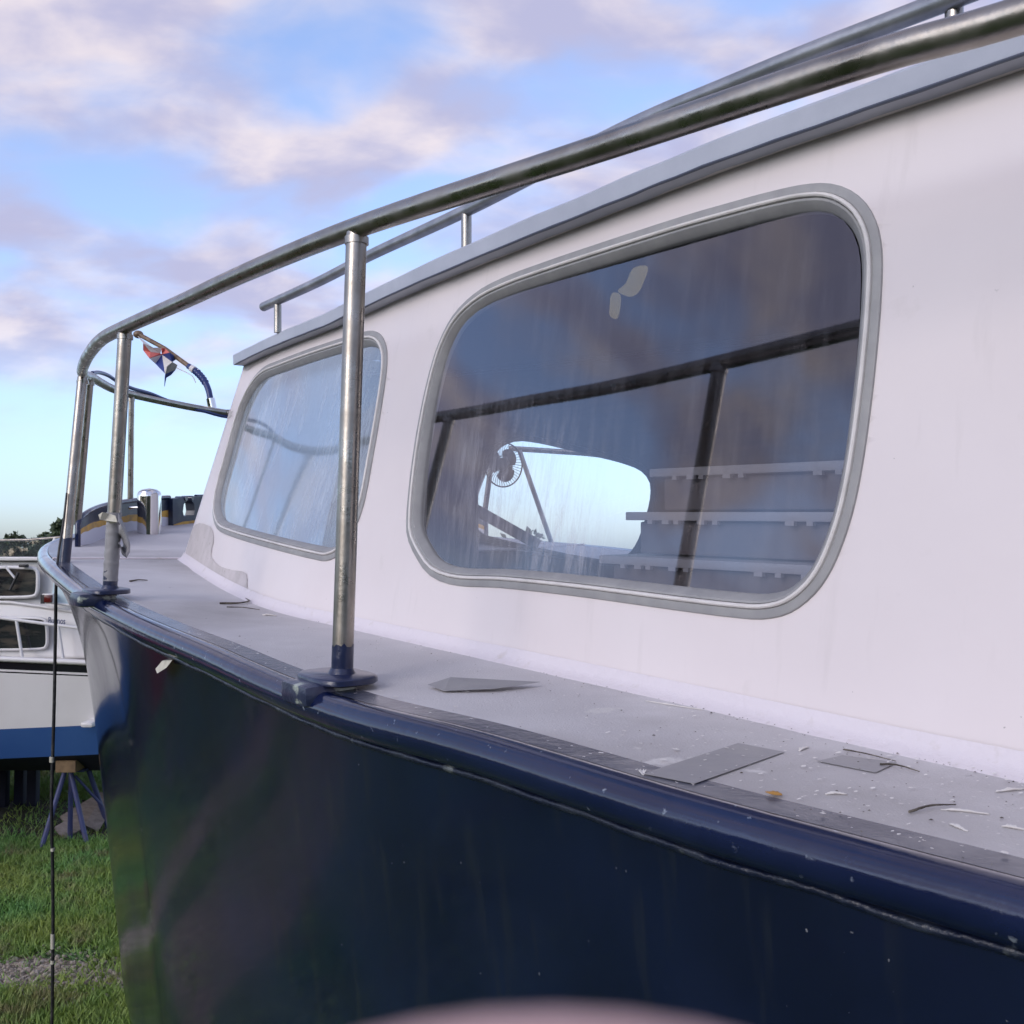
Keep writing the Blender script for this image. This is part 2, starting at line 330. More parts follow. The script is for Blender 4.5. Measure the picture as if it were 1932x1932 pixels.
M['redlamp'] = mat('red_lamp_lens', (0.10, 0.008, 0.006), 0.15)
M['text'] = mat('dark_blue_lettering', (0.012, 0.03, 0.10), 0.4)
M['standblue'] = mat('blue_stand_paint', (0.045, 0.055, 0.15), 0.45, var=((0.09, 0.07, 0.10), 14, 0.55, 0.75))
M['timber'] = mat('weathered_timber', (0.27, 0.235, 0.22), 0.8, var=((0.17, 0.145, 0.13), 7, 0.35, 0.7, (1, 6, 6)))
M['beam'] = mat('timber_block', (0.26, 0.17, 0.09), 0.8, var=((0.14, 0.09, 0.05), 12, 0.4, 0.7))
M['grassground'] = mat('grass_ground', (0.040, 0.075, 0.022), 0.9, var=((0.06, 0.095, 0.025), 1.5, 0.35, 0.65), bump=(25, 0.5, (1, 1, 1), 0.03), layers=[((0.065, 0.05, 0.03), 2.2, 0.60, 0.74)])
M['track'] = mat('gravel_track', (0.21, 0.16, 0.105), 0.9, var=((0.09, 0.08, 0.06), 14, 0.4, 0.65), bump=(60, 0.6, (1, 1, 1), 0.02))
M['dirt'] = mat('bare_earth', (0.045, 0.036, 0.026), 0.95, var=((0.03, 0.04, 0.015), 5, 0.4, 0.65), bump=(30, 0.5, (1, 1, 1), 0.02))
M['blade'] = mat('grass_blade', (0.125, 0.29, 0.065), 0.6, var=((0.25, 0.32, 0.06), 1.1, 0.35, 0.65), layers=[((0.24, 0.21, 0.09), 3.5, 0.54, 0.70)])
M['pebble'] = mat('pale_pebble', (0.42, 0.36, 0.29), 0.8, var=((0.20, 0.165, 0.13), 30, 0.35, 0.65))
M['bark'] = mat('bark', (0.07, 0.055, 0.045), 0.9)
M['treeleaf'] = mat('tree_leaf', (0.045, 0.075, 0.035), 0.7, var=((0.08, 0.10, 0.05), 1.2, 0.35, 0.65))
M['rust'] = mat('brown_varnished_panel', (0.22, 0.09, 0.045), 0.4)

# ------------------------------------------------------------------ the moored-on-land cruiser: key curves (camera-level frame)
AX = np.array([-0.616, 0.788, 0.0]); NX = np.array([0.788, 0.616, 0.0])      # towards the bow / towards the far side
Q0 = np.array([1.585, 2.017, 0.0])                                            # a point of the centre line
UP = np.array([0, 0, 1.0])
def fcoord(p): return (np.asarray(p)-Q0) @ AX
def ncoord(p): return (np.asarray(p)-Q0) @ NX
def mirror(p):
    p = np.atleast_2d(np.asarray(p, float)); k = (p-Q0) @ NX
    return p - 2*k[:, None]*NX
def mflip(F): return [tuple(f)[::-1] for f in F]

EDGE_CTRL = [np.array([2.45, -1.75, -0.34]), np.array([1.55, -0.42, -0.355]), np.array([0.83, 0.50, -0.36]),
    C(1932, 1725, 0.93), C(1300, 1545, 1.205), C(900, 1418, 1.515), C(650, 1350, 1.79), C(500, 1290, 2.04), C(409, 1247, 2.24), C(276, 1189, 2.62), C(192, 1146, 3.0),
    C(157, 1123, 3.30), C(97, 1072, 4.0), C(85, 1053, 4.42), C(94, 1037, 4.78), np.array([-2.20, 5.15, -0.140]), np.array([-2.15, 5.65, -0.115]),
    np.array([-1.99, 6.10, -0.095]), np.array([-1.80, 6.38, -0.085])]
EDGE = spline(EDGE_CTRL, step=0.03)
EF = fcoord(EDGE); EDGE_TIP_F = EF.max()
def edge_at(f): return np.array([np.interp(f, EF, EDGE[:, k]) for k in range(3)])
BASE_CTRL = [np.array([2.23, -0.74, -0.335]), np.array([1.20, 0.56, -0.333]), C(1932, 1465, 1.278), C(1300, 1324, 1.754), C(1000, 1257, 2.124), C(690, 1190, 2.69), C(520, 1150, 3.10), C(420, 1105, 3.58), C(345, 1055, 4.40)]
TOP_CTRL = [np.array([2.30, -0.59, 0.66]), np.array([1.27, 0.71, 0.645]), C(1932, 100, 1.428), C(1400, 286, 1.80), C(1113, 398, 2.13), C(793, 530, 2.725), C(616, 612, 3.30), C(510, 655, 3.73), C(440, 688, 4.17)]
# base and top share the station index; resample both over that index
def station_curve(ctrl, n=1800):
    P = np.asarray(ctrl); Q = np.vstack([2*P[0]-P[1], P, 2*P[-1]-P[-2]]); out = []
    k = len(P)-1
    for x in np.linspace(0, k, n):
        i = min(int(x), k-1); t = x-i; p0, p1, p2, p3 = Q[i:i+4]
        out.append(0.5*((2*p1)+(-p0+p2)*t+(2*p0-5*p1+4*p2-p3)*t*t+(-p0+3*p1-3*p2+p3)*t**3))
    return np.array(out)
BASE = station_curve(BASE_CTRL); TOPO = station_curve(TOP_CTRL)              # TOPO: outer lower edge of the eave
TOPW = TOPO + 0.050*NX + 0.012*UP
SS = np.linspace(0, 1, len(BASE))
def loft(s, t, off=0.0):
    b = np.array([np.interp(s, SS, BASE[:, k]) for k in range(3)]); a = np.array([np.interp(s, SS, TOPW[:, k]) for k in range(3)])
    p = b + (a-b)*t
    if off:
        p = p + off*loft_n(s, t)
    return p
def loft_n(s, t, e=0.004):
    ds = loft(min(s+e, 1), t)-loft(max(s-e, 0), t); dt = loft(s, 1)-loft(s, 0)
    n = np.cross(ds, dt); n = unit(n)
    return n if n @ NX < 0 else -n
def loft_inv(p):
    """(s,t) whose sight line from the lens passes through p"""
    u, v = p[0]/p[1], p[2]/p[1]
    s, t = 0.6, 0.5
    for _ in range(40):
        q = loft(s, t); r = np.array([q[0]/q[1]-u, q[2]/q[1]-v])
        if np.abs(r).max() < 1e-7: break
        e = 1e-3
        qs = loft(s+e, t); qt = loft(s, t+e)
        J = np.array([[(qs[0]/qs[1]-q[0]/q[1])/e, (qt[0]/qt[1]-q[0]/q[1])/e], [(qs[2]/qs[1]-q[2]/q[1])/e, (qt[2]/qt[1]-q[2]/q[1])/e]])
        d = np.linalg.solve(J, r); d = np.clip(d, -0.08, 0.08)
        s = float(np.clip(s-d[0], 0.2, 0.999)); t = float(np.clip(t-d[1], -0.1, 1.1))
    return s, t
BASEF = fcoord(BASE); CORNER_F = BASEF[-1]
def base_at(f): return np.array([np.interp(f, BASEF, BASE[:, k]) for k in range(3)])

# ------------------------------------------------------------------ ground and far setting
def sheet(name, pts, z, m, kind='structure', sub=None):
    v = [(x, y, z) for x, y in pts]; o = mk(name, v, [tuple(range(len(v)))], m, smooth=False, frame='w'); tag(o, kind=kind); return o
ground = sheet('ground', [(-900, -900), (900, -900), (900, 900), (-900, 900)], 0.0, M['grassground'])

# ------------------------------------------------------------------ the big cruiser
boat = empty('motor_cruiser', to_w([Q0 + np.array([0, 0, 0])])[0] * np.array([1, 1, 0]), 'large navy hulled cruiser with white cabin, filling the picture', 'boat')

# hull ---------------------------------------------------------------
def edge_normal(f, e=0.03):
    t = edge_at(min(f+e, EDGE_TIP_F)) - edge_at(f-e); t[2] = 0; t = unit(t)
    n = np.array([-t[1], t[0], 0]); return n if n @ NX > 0 or n @ AX < 0 and abs(n @ NX) < 0.05 else -n
fs_hull = np.concatenate([np.linspace(EF.min()+0.02, CORNER_F, 70), np.linspace(CORNER_F+0.04, EDGE_TIP_F, 46)])
ZB = -1.85
def hull_pt(f, t):
    e = edge_at(f); n = edge_normal(f)
    k = np.clip((f-0.0)/(EDGE_TIP_F-0.0), 0, 1)
    q = 1-math.exp(-t*9); z0 = e[2]-0.026; n_e = abs(ncoord(e))
    aa = (0.006 + 0.11*k*q + 0.10*t)*min(1.0, n_e/1.2); bb = k*k*(0.36*q + 0.45*t)
    p = e + NX*aa - AX*bb; p[2] = z0 + (ZB-z0)*t
    # keep inside the centre plane
    nn = ncoord(p)
    if nn > -0.012: p = p - NX*(nn+0.012)
    return p
TT = np.concatenate([np.linspace(0, 1, 22)])
G = np.array([[hull_pt(f, t) for t in TT] for f in fs_hull])
keel = []
for i, f in enumerate(fs_hull):
    b = G[i, -1]; kk = -ncoord(b)
    keel.append([b + NX*kk*0.45 + np.array([0, 0, -0.16]), b + NX*(kk-0.03) + np.array([0, 0, -0.30])])
G = np.concatenate([G, np.array(keel)], 1)
V, F = grid_vf(G); V2, F2 = list(mirror(np.array(V))), mflip(F)
mk('hull', *join([(V, mflip(F)), (V2, mflip(F2))]), M['navy'], boat, sharp=60)
hull_bvh = BVHTree.FromPolygons([Vector(v) for v in V], F)
# transom far behind the lens
aft = G[0]; aftm = mirror(aft)
mk('transom', list(aft)+list(aftm), [(i, i+1, len(aft)+i+1, len(aft)+i) for i in range(len(aft)-1)], M['navy'], boat, smooth=False)

# rub rail -----------------------------------------------------------
rr = spline(EDGE[::4], step=0.04)
V, F = tube_vf(rr, 0.031, 18); Vm, Fm = list(mirror(np.array(V))), mflip(F)
mk('rub_rail', V, F, M['navyrail'], boat); mk('rub_rail', Vm, Fm, M['navyrail'], boat)
# weld bead and ridge along the lower edge of the rub rail
under = np.array([p + np.array([0, 0, -0.040]) + edge_normal(f)*0.006 + 0.004*mnoise.noise(Vector((f*9, 0, 0)))*UP for p, f in ((edge_at(f), f) for f in np.linspace(EF.min()+0.05, EDGE_TIP_F-0.02, 260))])
tube('weld_bead', under, np.array([0.0062+0.0016*mnoise.noise(Vector((k*0.8, 2, 0))) for k in range(len(under))]), M['weld'], boat, seg=8)

# deck -----------------------------------------------------------------
def deck_edge(f):
    e = edge_at(f); return e + edge_normal(f)*0.012 + np.array([0, 0, 0.028])
fs = np.linspace(EF.min()+0.03, CORNER_F, 150)
side = []; strip = []
for f in fs:
    e = deck_edge(f); b = base_at(f); w = np.linalg.norm(b-e); 
    k = 0.052/w
    strip.append([e + (b-e)*x for x in (0, k*0.5, k)])
    side.append([e + (b-e)*x for x in (k, 0.3, 0.5, 0.7, 0.85, 1.0)])
side = np.array(side); strip = np.array(strip)
strip[:, :, 2] += 0.001
V, F = grid_vf(side); mk('side_deck', V, mflip(F), M['deck'], boat); deckV = [V]; deckF = [F]
mk('side_deck', list(mirror(np.array(V))), F, M['deck'], boat)
V, F = grid_vf(strip); mk('deck_border', V, mflip(F), M['strip'], boat); deckV.append(V); deckF.append(F)
mk('deck_border', list(mirror(np.array(V))), F, M['strip'], boat)
fs2 = np.concatenate([np.linspace(CORNER_F+0.004, EDGE_TIP_F-0.15, 30), np.linspace(EDGE_TIP_F-0.12, EDGE_TIP_F-0.015, 8)])
fore = []
for f in fs2:
    e = deck_edge(f); n0 = ncoord(e); row = []
    camber = 0.018
    for x in np.linspace(-1, 1, 17):
        p = e + NX*(n0*abs(x)*np.sign(-x)*-1*-1 - n0) if False else e + NX*(-n0 + (-n0)*x)
        wgt = math.exp(-max(f-CORNER_F, 0)/0.8); zb_ = loft(1, 0)[2]; nb0 = ncoord(loft(1, 0)); ze0 = deck_edge(CORNER_F)[2]; ne0 = ncoord(deck_edge(CORNER_F))
        kk = np.clip((abs(n0)*(1-abs(x)))/(abs(ne0)-abs(nb0)), 0, 1)
        p[2] = e[2] + wgt*(zb_-ze0)*kk + (1-wgt)*camber*(1-x*x); row.append(p)
    fore.append(row)
fore = np.array(fore)
V, F = grid_vf(fore); mk('fore_deck', V, mflip(F), M['deck'], boat); deckV.append(V); deckF.append(F)
dv, df = join(list(zip(deckV, deckF))); deck_bvh = BVHTree.FromPolygons([Vector(v) for v in dv], df)
# raised weld across the deck at the cabin front
wl = np.array([fore[0, i] + np.array([0, 0, 0.002]) for i in range(17)])
tube('deck_weld', wl, 0.006, M['fillet'], boat, seg=8)
# navy border continuing round the bow
bs = []
for f in fs2:
    e = deck_edge(f); n = edge_normal(f); bs.append([e + np.array([0, 0, 0.003]), e + n*0.03 + np.array([0, 0, 0.005]), e + n*0.055 + np.array([0, 0, 0.006])])
V, F = grid_vf(np.array(bs)); mk('deck_border', V, mflip(F), M['strip'], boat)

# cabin wall with window openings -----------------------------------------
WIN_BIG = [(768,985),(775,900),(790,800),(812,700),(832,640),(860,590),(905,548),(960,520),(1030,494),(1100,470),(1200,437),(1300,405),(1380,382),(1450,363),(1520,348),(1565,346),(1600,356),(1632,380),(1655,420),(1665,470),
 (1664,560),(1650,720),(1630,870),(1612,960),(1590,1030),(1565,1085),(1535,1125),(1490,1158),(1440,1169),(1380,1165),(1300,1155),(1200,1141),(1100,1127),(950,1110),(850,1103),(810,1085),(785,1050),(770,1015)]
WIN_FRONT = [(403,975),(405,940),(425,860),(455,760),(478,715),(500,692),(530,679),(600,653),(680,628),(705,624),(720,632),(730,655),(731,690),(722,760),(705,860),(685,960),(660,1020),(640,1048),(615,1059),(590,1055),(500,1032),(430,1010),(412,1000)]
def smooth_loop(px, n): return spline([np.array([a, b, 0.0]) for a, b in px], n=n, closed=True)[:, :2]
def loop_on_wall(px, n=150):
    L = smooth_loop(px, n)
    st = np.array([loft_inv(C(a, b, 1.0)) for a, b in L])
    P = np.array([loft(s, t) for s, t in st]); N_ = np.array([loft_n(s, t) for s, t in st])
    T = np.roll(P, -1, 0)-np.roll(P, 1, 0); T /= np.linalg.norm(T, axis=1)[:, None]
    I = np.cross(N_, T); I /= np.linalg.norm(I, axis=1)[:, None]
    cen = P.mean(0)
    if ((cen-P)*I).sum() < 0: I = -I
    return P, N_, I
def inpoly(x, y, poly):
    c = False; n = len(poly); j = n-1
    for i in range(n):
        xi, yi = poly[i]; xj, yj = poly[j]
        if (yi > y) != (yj > y) and x < (xj-xi)*(y-yi)/(yj-yi)+xi: c = not c
        j = i
    return c
loops = {k: loop_on_wall(v) for k, v in (('big', WIN_BIG), ('front', WIN_FRONT))}
holes = {}
for k, (P, N_, I) in loops.items():
    holes[k] = [loft_inv(p) for p in (P + I*0.030)[::2]]
keepout = {k: [loft_inv(p) for p in (P + I*0.006)[::2]] for k, (P, N_, I) in loops.items()}
def cdt_wall():
    pts = []; edges = []
    for h in holes.values():
        o = len(pts); pts += [Vector(p) for p in h]; edges += [(o+i, o+(i+1) % len(h)) for i in range(len(h))]
    for k_, (P_, N2_, I_) in loops.items():
        for ins in (0.024, 0.014):
            pts += [Vector(loft_inv(p)) for p in (P_ + I_*ins)[::2]]
    for s in np.linspace(0, 1, 170):
        for t in np.linspace(0, 1, 30):
            if any(inpoly(s, t, h) for h in keepout.values()): continue
            if min(min((s-a)**2*6+(t-b)**2 for a, b in h) for h in keepout.values()) < 0.00006: continue
            pts.append(Vector((s, t)))
    r = delaunay_2d_cdt(pts, edges, [], 0, 1e-7)
    v = [(p.x, p.y) for p in r[0]]; f = []
    for tri in r[2]:
        cx = sum(v[i][0] for i in tri)/3; cyy = sum(v[i][1] for i in tri)/3
        if not any(inpoly(cx, cyy, h) for h in holes.values()): f.append(tuple(tri))
    return v, f
wv, wf = cdt_wall()
W3 = np.array([loft(s, t) for s, t in wv])
def orient(V, F, n):
    V = np.asarray(V); f = F[0]; g = np.cross(V[f[1]]-V[f[0]], V[f[2]]-V[f[0]])
    return F if g @ n > 0 else mflip(F)
wf = orient(W3, wf, -NX)
def wall_obj(V, F):
    o = mk('cabin_wall', V, F, [M['wall'], M['wood']], boat, sharp=0)
    m = o.modifiers.new('thickness', 'SOLIDIFY'); m.thickness = 0.03; m.offset = -1; m.material_offset = 1; m.use_rim = True; m.material_offset_rim = 0
    return o
wall_obj(W3, wf)
# far side of the cabin: straight wall with one window, measured through the near pane
FB = [Q0+AX*fcoord(BASE[0])+NX*1.18, Q0+AX*4.18+NX*0.98]; FTN = -0.13
def far_pt(s, t):
    b = FB[0]+(FB[1]-FB[0])*s; b = b + NX*FTN*t; b[2] = -0.33+0.12*s**3 + t*1.0; return b
FARN = unit(np.cross(FB[1]-FB[0], far_pt(.5, 1)-far_pt(.5, 0))); FARN = FARN if FARN @ NX > 0 else -FARN
def far_hit(px, py):
    u, v = (px-966)/1932, (966-py)/1932; d_ = np.array([u, 1, v]); k = ((far_pt(0.8, 0.5)) @ FARN)/(d_ @ FARN); return d_*k
WIN_FAR = [(962,832),(985,826),(1020,829),(1080,842),(1140,856),(1190,869),(1222,883),(1240,905),(1242,935),(1230,985),(1215,1025),(1195,1050),(1165,1060),(1100,1052),(1040,1040),(960,1022),(915,1009),(895,990),(892,968),(902,930),(922,880),(942,846)]
fl3 = np.array([far_hit(a, b) for a, b in smooth_loop(WIN_FAR, 60)])
def far_st(p):
    s = (fcoord(p)-fcoord(FB[0]))/(fcoord(FB[1])-fcoord(FB[0])); z0 = -0.33+0.12*s**3; return s, (p[2]-z0)
fst = [far_st(p) for p in fl3]
pts = [Vector(p) for p in fst]; eds = [(i, (i+1) % len(fst)) for i in range(len(fst))]
for s_ in np.linspace(0, 1, 24):
    for t_ in np.linspace(0, 1, 8):
        if not inpoly(s_, t_, fst) and min((s_-x)**2*9+(t_-y)**2 for x, y in fst) > 0.002: pts.append(Vector((s_, t_)))
r_ = delaunay_2d_cdt(pts, eds, [], 0, 1e-7); v2_ = [(p.x, p.y) for p in r_[0]]
ff = [tuple(t) for t in r_[2] if not inpoly(sum(v2_[i][0] for i in t)/3, sum(v2_[i][1] for i in t)/3, fst)]
fv = np.array([far_pt(a, b) for a, b in v2_]); wall_obj(fv, orient(fv, ff, NX))
fpane = np.array([far_pt(a, b)-FARN*0.012 for a, b in fst])

PROFILE = [(0.000, 0.000), (0.001, 0.0035), (0.003, 0.0045), (0.0155, 0.0045), (0.017, 0.003)]
BEAD = [(0.0168, 0.002), (0.0174, 0.0075), (0.0195, 0.0095), (0.022, 0.0095), (0.0242, 0.0075), (0.0248, 0.002)]
LIP = [(0.0252, 0.000), (0.0262, 0.0035), (0.030, 0.0030), (0.0425, -0.010), (0.0445, -0.016), (0.0445, -0.024)]
def sweep(loop, prof):
    P, N_, I = loop; n = len(P)
    V = [P[i] + I[i]*a + N_[i]*h for i in range(n) for a, h in prof]; m = len(prof)
    F = [(i*m+j, ((i+1) % n)*m+j, ((i+1) % n)*m+j+1, i*m+j+1) for i in range(n) for j in range(m-1)]
    return np.array(V), F
def window(kind, far=False):
    P, N_, I = loops[kind]
    mir = (lambda v: mirror(v)) if far else (lambda v: v)
    cen = mir(P.mean(0)[None])[0]
    root = bpy.data.objects.new('window', None); root.location = tuple(to_w([cen])[0]); link(root, boat)
    for nm, prof, m in (('frame', PROFILE, M['rubber']), ('bead', BEAD, M['bead']), ('inner_lip', LIP, M['rubber'])):
        V, F = sweep(loops[kind], prof)
        g = np.cross(V[F[1][1]]-V[F[1][0]], V[F[1][2]]-V[F[1][0]])
        if g @ N_[0] < 0: F = mflip(F)
        if far: V, F = mirror(V), mflip(F)
        mk(nm, V, F, m, root, sharp=30)
    L3 = (P + I*0.0435)[::2]; hl = [loft_inv(p) for p in L3]
    pts = [Vector(p) for p in hl]; edges = [(i, (i+1) % len(hl)) for i in range(len(hl))]
    a = np.array(hl); lo, hi = a.min(0), a.max(0)
    for s in np.linspace(lo[0], hi[0], 14)[1:-1]:
        for t in np.linspace(lo[1], hi[1], 9)[1:-1]:
            if inpoly(s, t, hl) and min((s-x)**2*6+(t-y)**2 for x, y in hl) > 0.0008: pts.append(Vector((s, t)))
    r = delaunay_2d_cdt(pts, edges, [], 0, 1e-7); v2 = [(p.x, p.y) for p in r[0]]
    F = [tuple(t) for t in r[2] if inpoly(sum(v2[i][0] for i in t)/3, sum(v2[i][1] for i in t)/3, hl)]
    V = np.array([loft(s, t) - 0.016*loft_n(s, t) for s, t in v2])
    if kind == 'big':                                  # the long pane is flat
        c0 = V.mean(0); n0 = np.linalg.svd(V-c0)[2][2]; V = V - ((V-c0) @ n0)[:, None]*n0
    F = orient(V, F, -NX)
    if far: V, F = mirror(V), mflip(F)
    mk('pane', V, F, M['glass_far'] if far else (M['glass'] if kind == 'big' else M['glass_hazy']), root, sharp=0)
    return root
window('big'); window('front')
root = bpy.data.objects.new('window', None); root.location = tuple(to_w([fpane.mean(0)])[0]); link(root, boat)
mk('pane', fpane, orient(fpane, [tuple(range(len(fpane)))], NX), M['glass_far'], root, smooth=False)
tube('frame', np.vstack([fpane, fpane[:1]])-FARN*0.02, 0.016, M['black'], root, seg=8)

# cabin front, roof, eave, fillet, interior shell
nb = loft(1, 0); nt_ = loft(1, 1); fb = far_pt(1, 0); ft = far_pt(1, 1)
rows = []
for t in np.linspace(0, 1, 8):
    a = nb+(nt_-nb)*t; b = fb+(ft-fb)*t
    rows.append([a+(b-a)*x + AX*0.10*(1-(2*x-1)**2) for x in np.linspace(0, 1, 17)])
V, F = grid_vf(np.array(rows)); o = mk('cabin_front', V, orient(V, F, AX), [M['wall'], M['wood']], boat, sharp=0)
m_ = o.modifiers.new('thickness', 'SOLIDIFY'); m_.thickness = 0.03; m_.offset = -1; m_.material_offset = 1
def FT2(x): return far_pt(x, 0.985)+NX*0.035
front_rows = [TOPO[-1]+(FT2(1.0)-TOPO[-1])*x + AX*(0.13*(1-(2*x-1)**2)) for x in np.linspace(0, 1, 19)[1:-1]]
loop_e = np.vstack([TOPO[::22], TOPO[-1:], np.array(front_rows), FT2(1.0)[None], np.array([FT2(x) for x in np.linspace(0, 1, len(TOPO[::22]))[::-1]])])
def eave_rows(prof):
    n = len(loop_e); Vv = []
    for i in range(n):
        a = loop_e[max(i-1, 0)]; b = loop_e[min(i+1, n-1)]; t = b-a; t[2] = 0; t = unit(t)
        nrm = np.array([t[1], -t[0], 0])                       # inward
        c = Q0 + AX*np.clip(fcoord(loop_e[i]), -4, 2.2)
        if nrm @ (c-loop_e[i]) < 0: nrm = -nrm
        Vv.append([loop_e[i] + nrm*o_ + np.array([0, 0, h + 0.0025*mnoise.noise(Vector((i*0.35, h*40, 1)))]) for o_, h in prof])
    return np.array(Vv)
ER = eave_rows([(0.07, -0.002), (0.04, -0.002), (0.004, -0.001), (0.0, 0.002), (-0.001, 0.036), (0.003, 0.041), (0.03, 0.046), (0.16, 0.056)])
V, F = grid_vf(ER); mk('roof_edge', V, F, M['roof'], boat, sharp=35)
sm = ER[:len(TOPO[::22]), 3] + np.array([0, 0, -0.0035]); tube('eave_shade_line', sm, np.array([0.0030+0.0012*mnoise.noise(Vector((k*0.5, 0, 0))) for k in range(len(sm))]), M['eaveshade'], boat, seg=6)  # dark tube draws the shade line under the eave trim
inner = ER[:, -1]; half = len(inner)//2
rf = []
for i in range(half):
    a = inner[i]; b = inner[len(inner)-1-i]
    rf.append([a+(b-a)*x + UP*0.05*(1-(2*x-1)**2) for x in np.linspace(0, 1, 15)])
V, F = grid_vf(np.array(rf)); o = mk('roof', V, orient(V, F, UP), [M['roof'], M['headliner']], boat, sharp=0)
m_ = o.modifiers.new('thickness', 'SOLIDIFY'); m_.thickness = 0.05; m_.offset = -1; m_.material_offset = 1
# bead of filler under the eave and fillet at the foot of the wall
V, F = tube_vf(np.array([loft(s, 0.995, 0.003) for s in np.linspace(0.02, 0.995, 150)]), 0.011, 8); mk('eave_filler', V, F, M['wall'], boat)
fp = []
for s in np.linspace(0.0, 1.0, 260):
    b = loft(s, 0); nn = loft_n(s, 0); nn[2] = 0; nn = unit(nn); wv_ = 0.030 + 0.006*mnoise.noise(Vector((s*40, 3, 0)))
    fp.append([b - nn*0.004 + UP*0.030, b + nn*0.002 + UP*0.016, b + nn*0.010 + UP*0.007, b + nn*0.020 + UP*0.0035, b + nn*wv_ - UP*0.001])
V, F = grid_vf(np.array(fp)); mk('deck_fillet', V, orient(V, F, np.array([-.5, -.5, .7])), M['fillet'], boat)
M['filler'] = mat('bare_filler', (0.47, 0.43, 0.415), 0.6, var=((0.56, 0.51, 0.505), 14, 0.4, 0.7), layers=[((0.33, 0.29, 0.26), 40, 0.6, 0.75)])
for poly in ([(352, 1046), (358, 1015), (366, 992), (385, 988), (400, 998), (404, 1020), (399, 1048), (412, 1066), (440, 1076), (462, 1080), (468, 1098), (464, 1112), (440, 1100), (410, 1086), (380, 1066)], [(428, 776), (438, 776), (436, 788), (426, 789)], [(447, 690), (470, 686), (500, 672), (505, 676), (480, 690), (462, 700)]):
    L_ = smooth_loop(poly, 90 if len(poly) > 6 else 40); c_ = L_.mean(0)
    L_ = np.array([p + (p-c_)/np.linalg.norm(p-c_)*(4.5*mnoise.noise(Vector((k*0.45, poly[0][0], 0)))+2.2*mnoise.noise(Vector((k*1.37, 4, 0)))) for k, p in enumerate(L_)])
    st_ = [loft_inv(C(a_, b_, 1.0)) for a_, b_ in L_]; V = [loft(s_, min(max(t_, 0.03), 0.985), 0.0018) for s_, t_ in st_]
    tr_ = delaunay_2d_cdt([Vector(p) for p in st_], [(i, (i+1) % len(st_)) for i in range(len(st_))], [], 0, 1e-7)
    if len(tr_[0]) == len(V):
        F = [tuple(t_) for t_ in tr_[2] if inpoly(sum(tr_[0][i].x for i in t_)/3, sum(tr_[0][i].y for i in t_)/3, st_)]
        mk('filler_patch', [loft(p.x, min(max(p.y, 0.03), 0.985), 0.0018) for p in tr_[0]], F, M['filler'], boat, sharp=0)
# interior floor and aft bulkhead
fl = []
for s in np.linspace(0, 1, 20):
    b = loft(s, 0) + NX*0.03; c = far_pt(s, 0)-NX*0.03; b[2] = c[2] = -1.15; fl.append([b, c])
V, F = grid_vf(np.array(fl)); mk('cabin_floor', V, orient(V, F, UP), M['floor'], boat, smooth=False)
lin = []
for s in np.linspace(0, 1, 30):
    b = loft(s, 0) + NX*0.032; lo_ = b.copy(); lo_[2] = -1.15; lin.append([b, lo_])
V, F = grid_vf(np.array(lin)); mk('cabin_lining', V, orient(V, F, NX), M['wood'], boat); lin = []
for s in np.linspace(0, 1, 8):
    b = far_pt(s, 0)-NX*0.032; lo_ = b.copy(); lo_[2] = -1.15; lin.append([b, lo_])
V, F = grid_vf(np.array(lin)); mk('cabin_lining', V, orient(V, F, -NX), M['wood'], boat)
ab = [loft(0.0, 0), loft(0.0, 1), far_pt(0, 1), far_pt(0, 0)]; ab2 = [a.copy() for a in ab]; ab2[0][2] = ab2[3][2] = -1.15
mk('aft_bulkhead', ab2, orient(ab2, [(0, 1, 2, 3)], AX), M['wood'], boat, smooth=False)
fbk = [loft(1, 0)-AX*0.05, far_pt(1, 0)-AX*0.05]; lo2 = [p.copy() for p in fbk]; lo2[0][2] = lo2[1][2] = -1.15
mk('fore_bulkhead', fbk+lo2[::-1], [(0, 1, 2, 3)], M['wood'], boat, smooth=False)

# bulwark round the bow -------------------------------------------------
BT = spline([C(149, 992, 4.70), C(153, 981, 4.72), C(165, 970, 4.80), C(200, 955, 5.10), C(270, 944, 5.55), C(340, 939, 5.98), C(400, 938, 6.25), C(428, 938, 6.36)], n=60)
BB = spline([C(149, 1026, 4.70), C(153, 1025, 4.72), C(165, 1022, 4.80), C(200, 1015, 5.10), C(270, 1006, 5.55), C(340, 996, 5.98), C(400, 989, 6.25), C(428, 987, 6.36)], n=60)
out_n = []
for i in range(60):
    t = BT[min(i+1, 59)]-BT[max(i-1, 0)]; t[2] = 0; t = unit(t); n = np.array([-t[1], t[0], 0]); out_n.append(n if n @ (BT[i]-(Q0+AX*3.5)) > 0 else -n)
out_n = np.array(out_n)
_bpx = 966+1932*BT[:, 0]/BT[:, 1]; FAIR = (int(np.searchsorted(_bpx, 322)), int(np.searchsorted(_bpx, 368)))                                          # opening of the fairlead along the bulwark
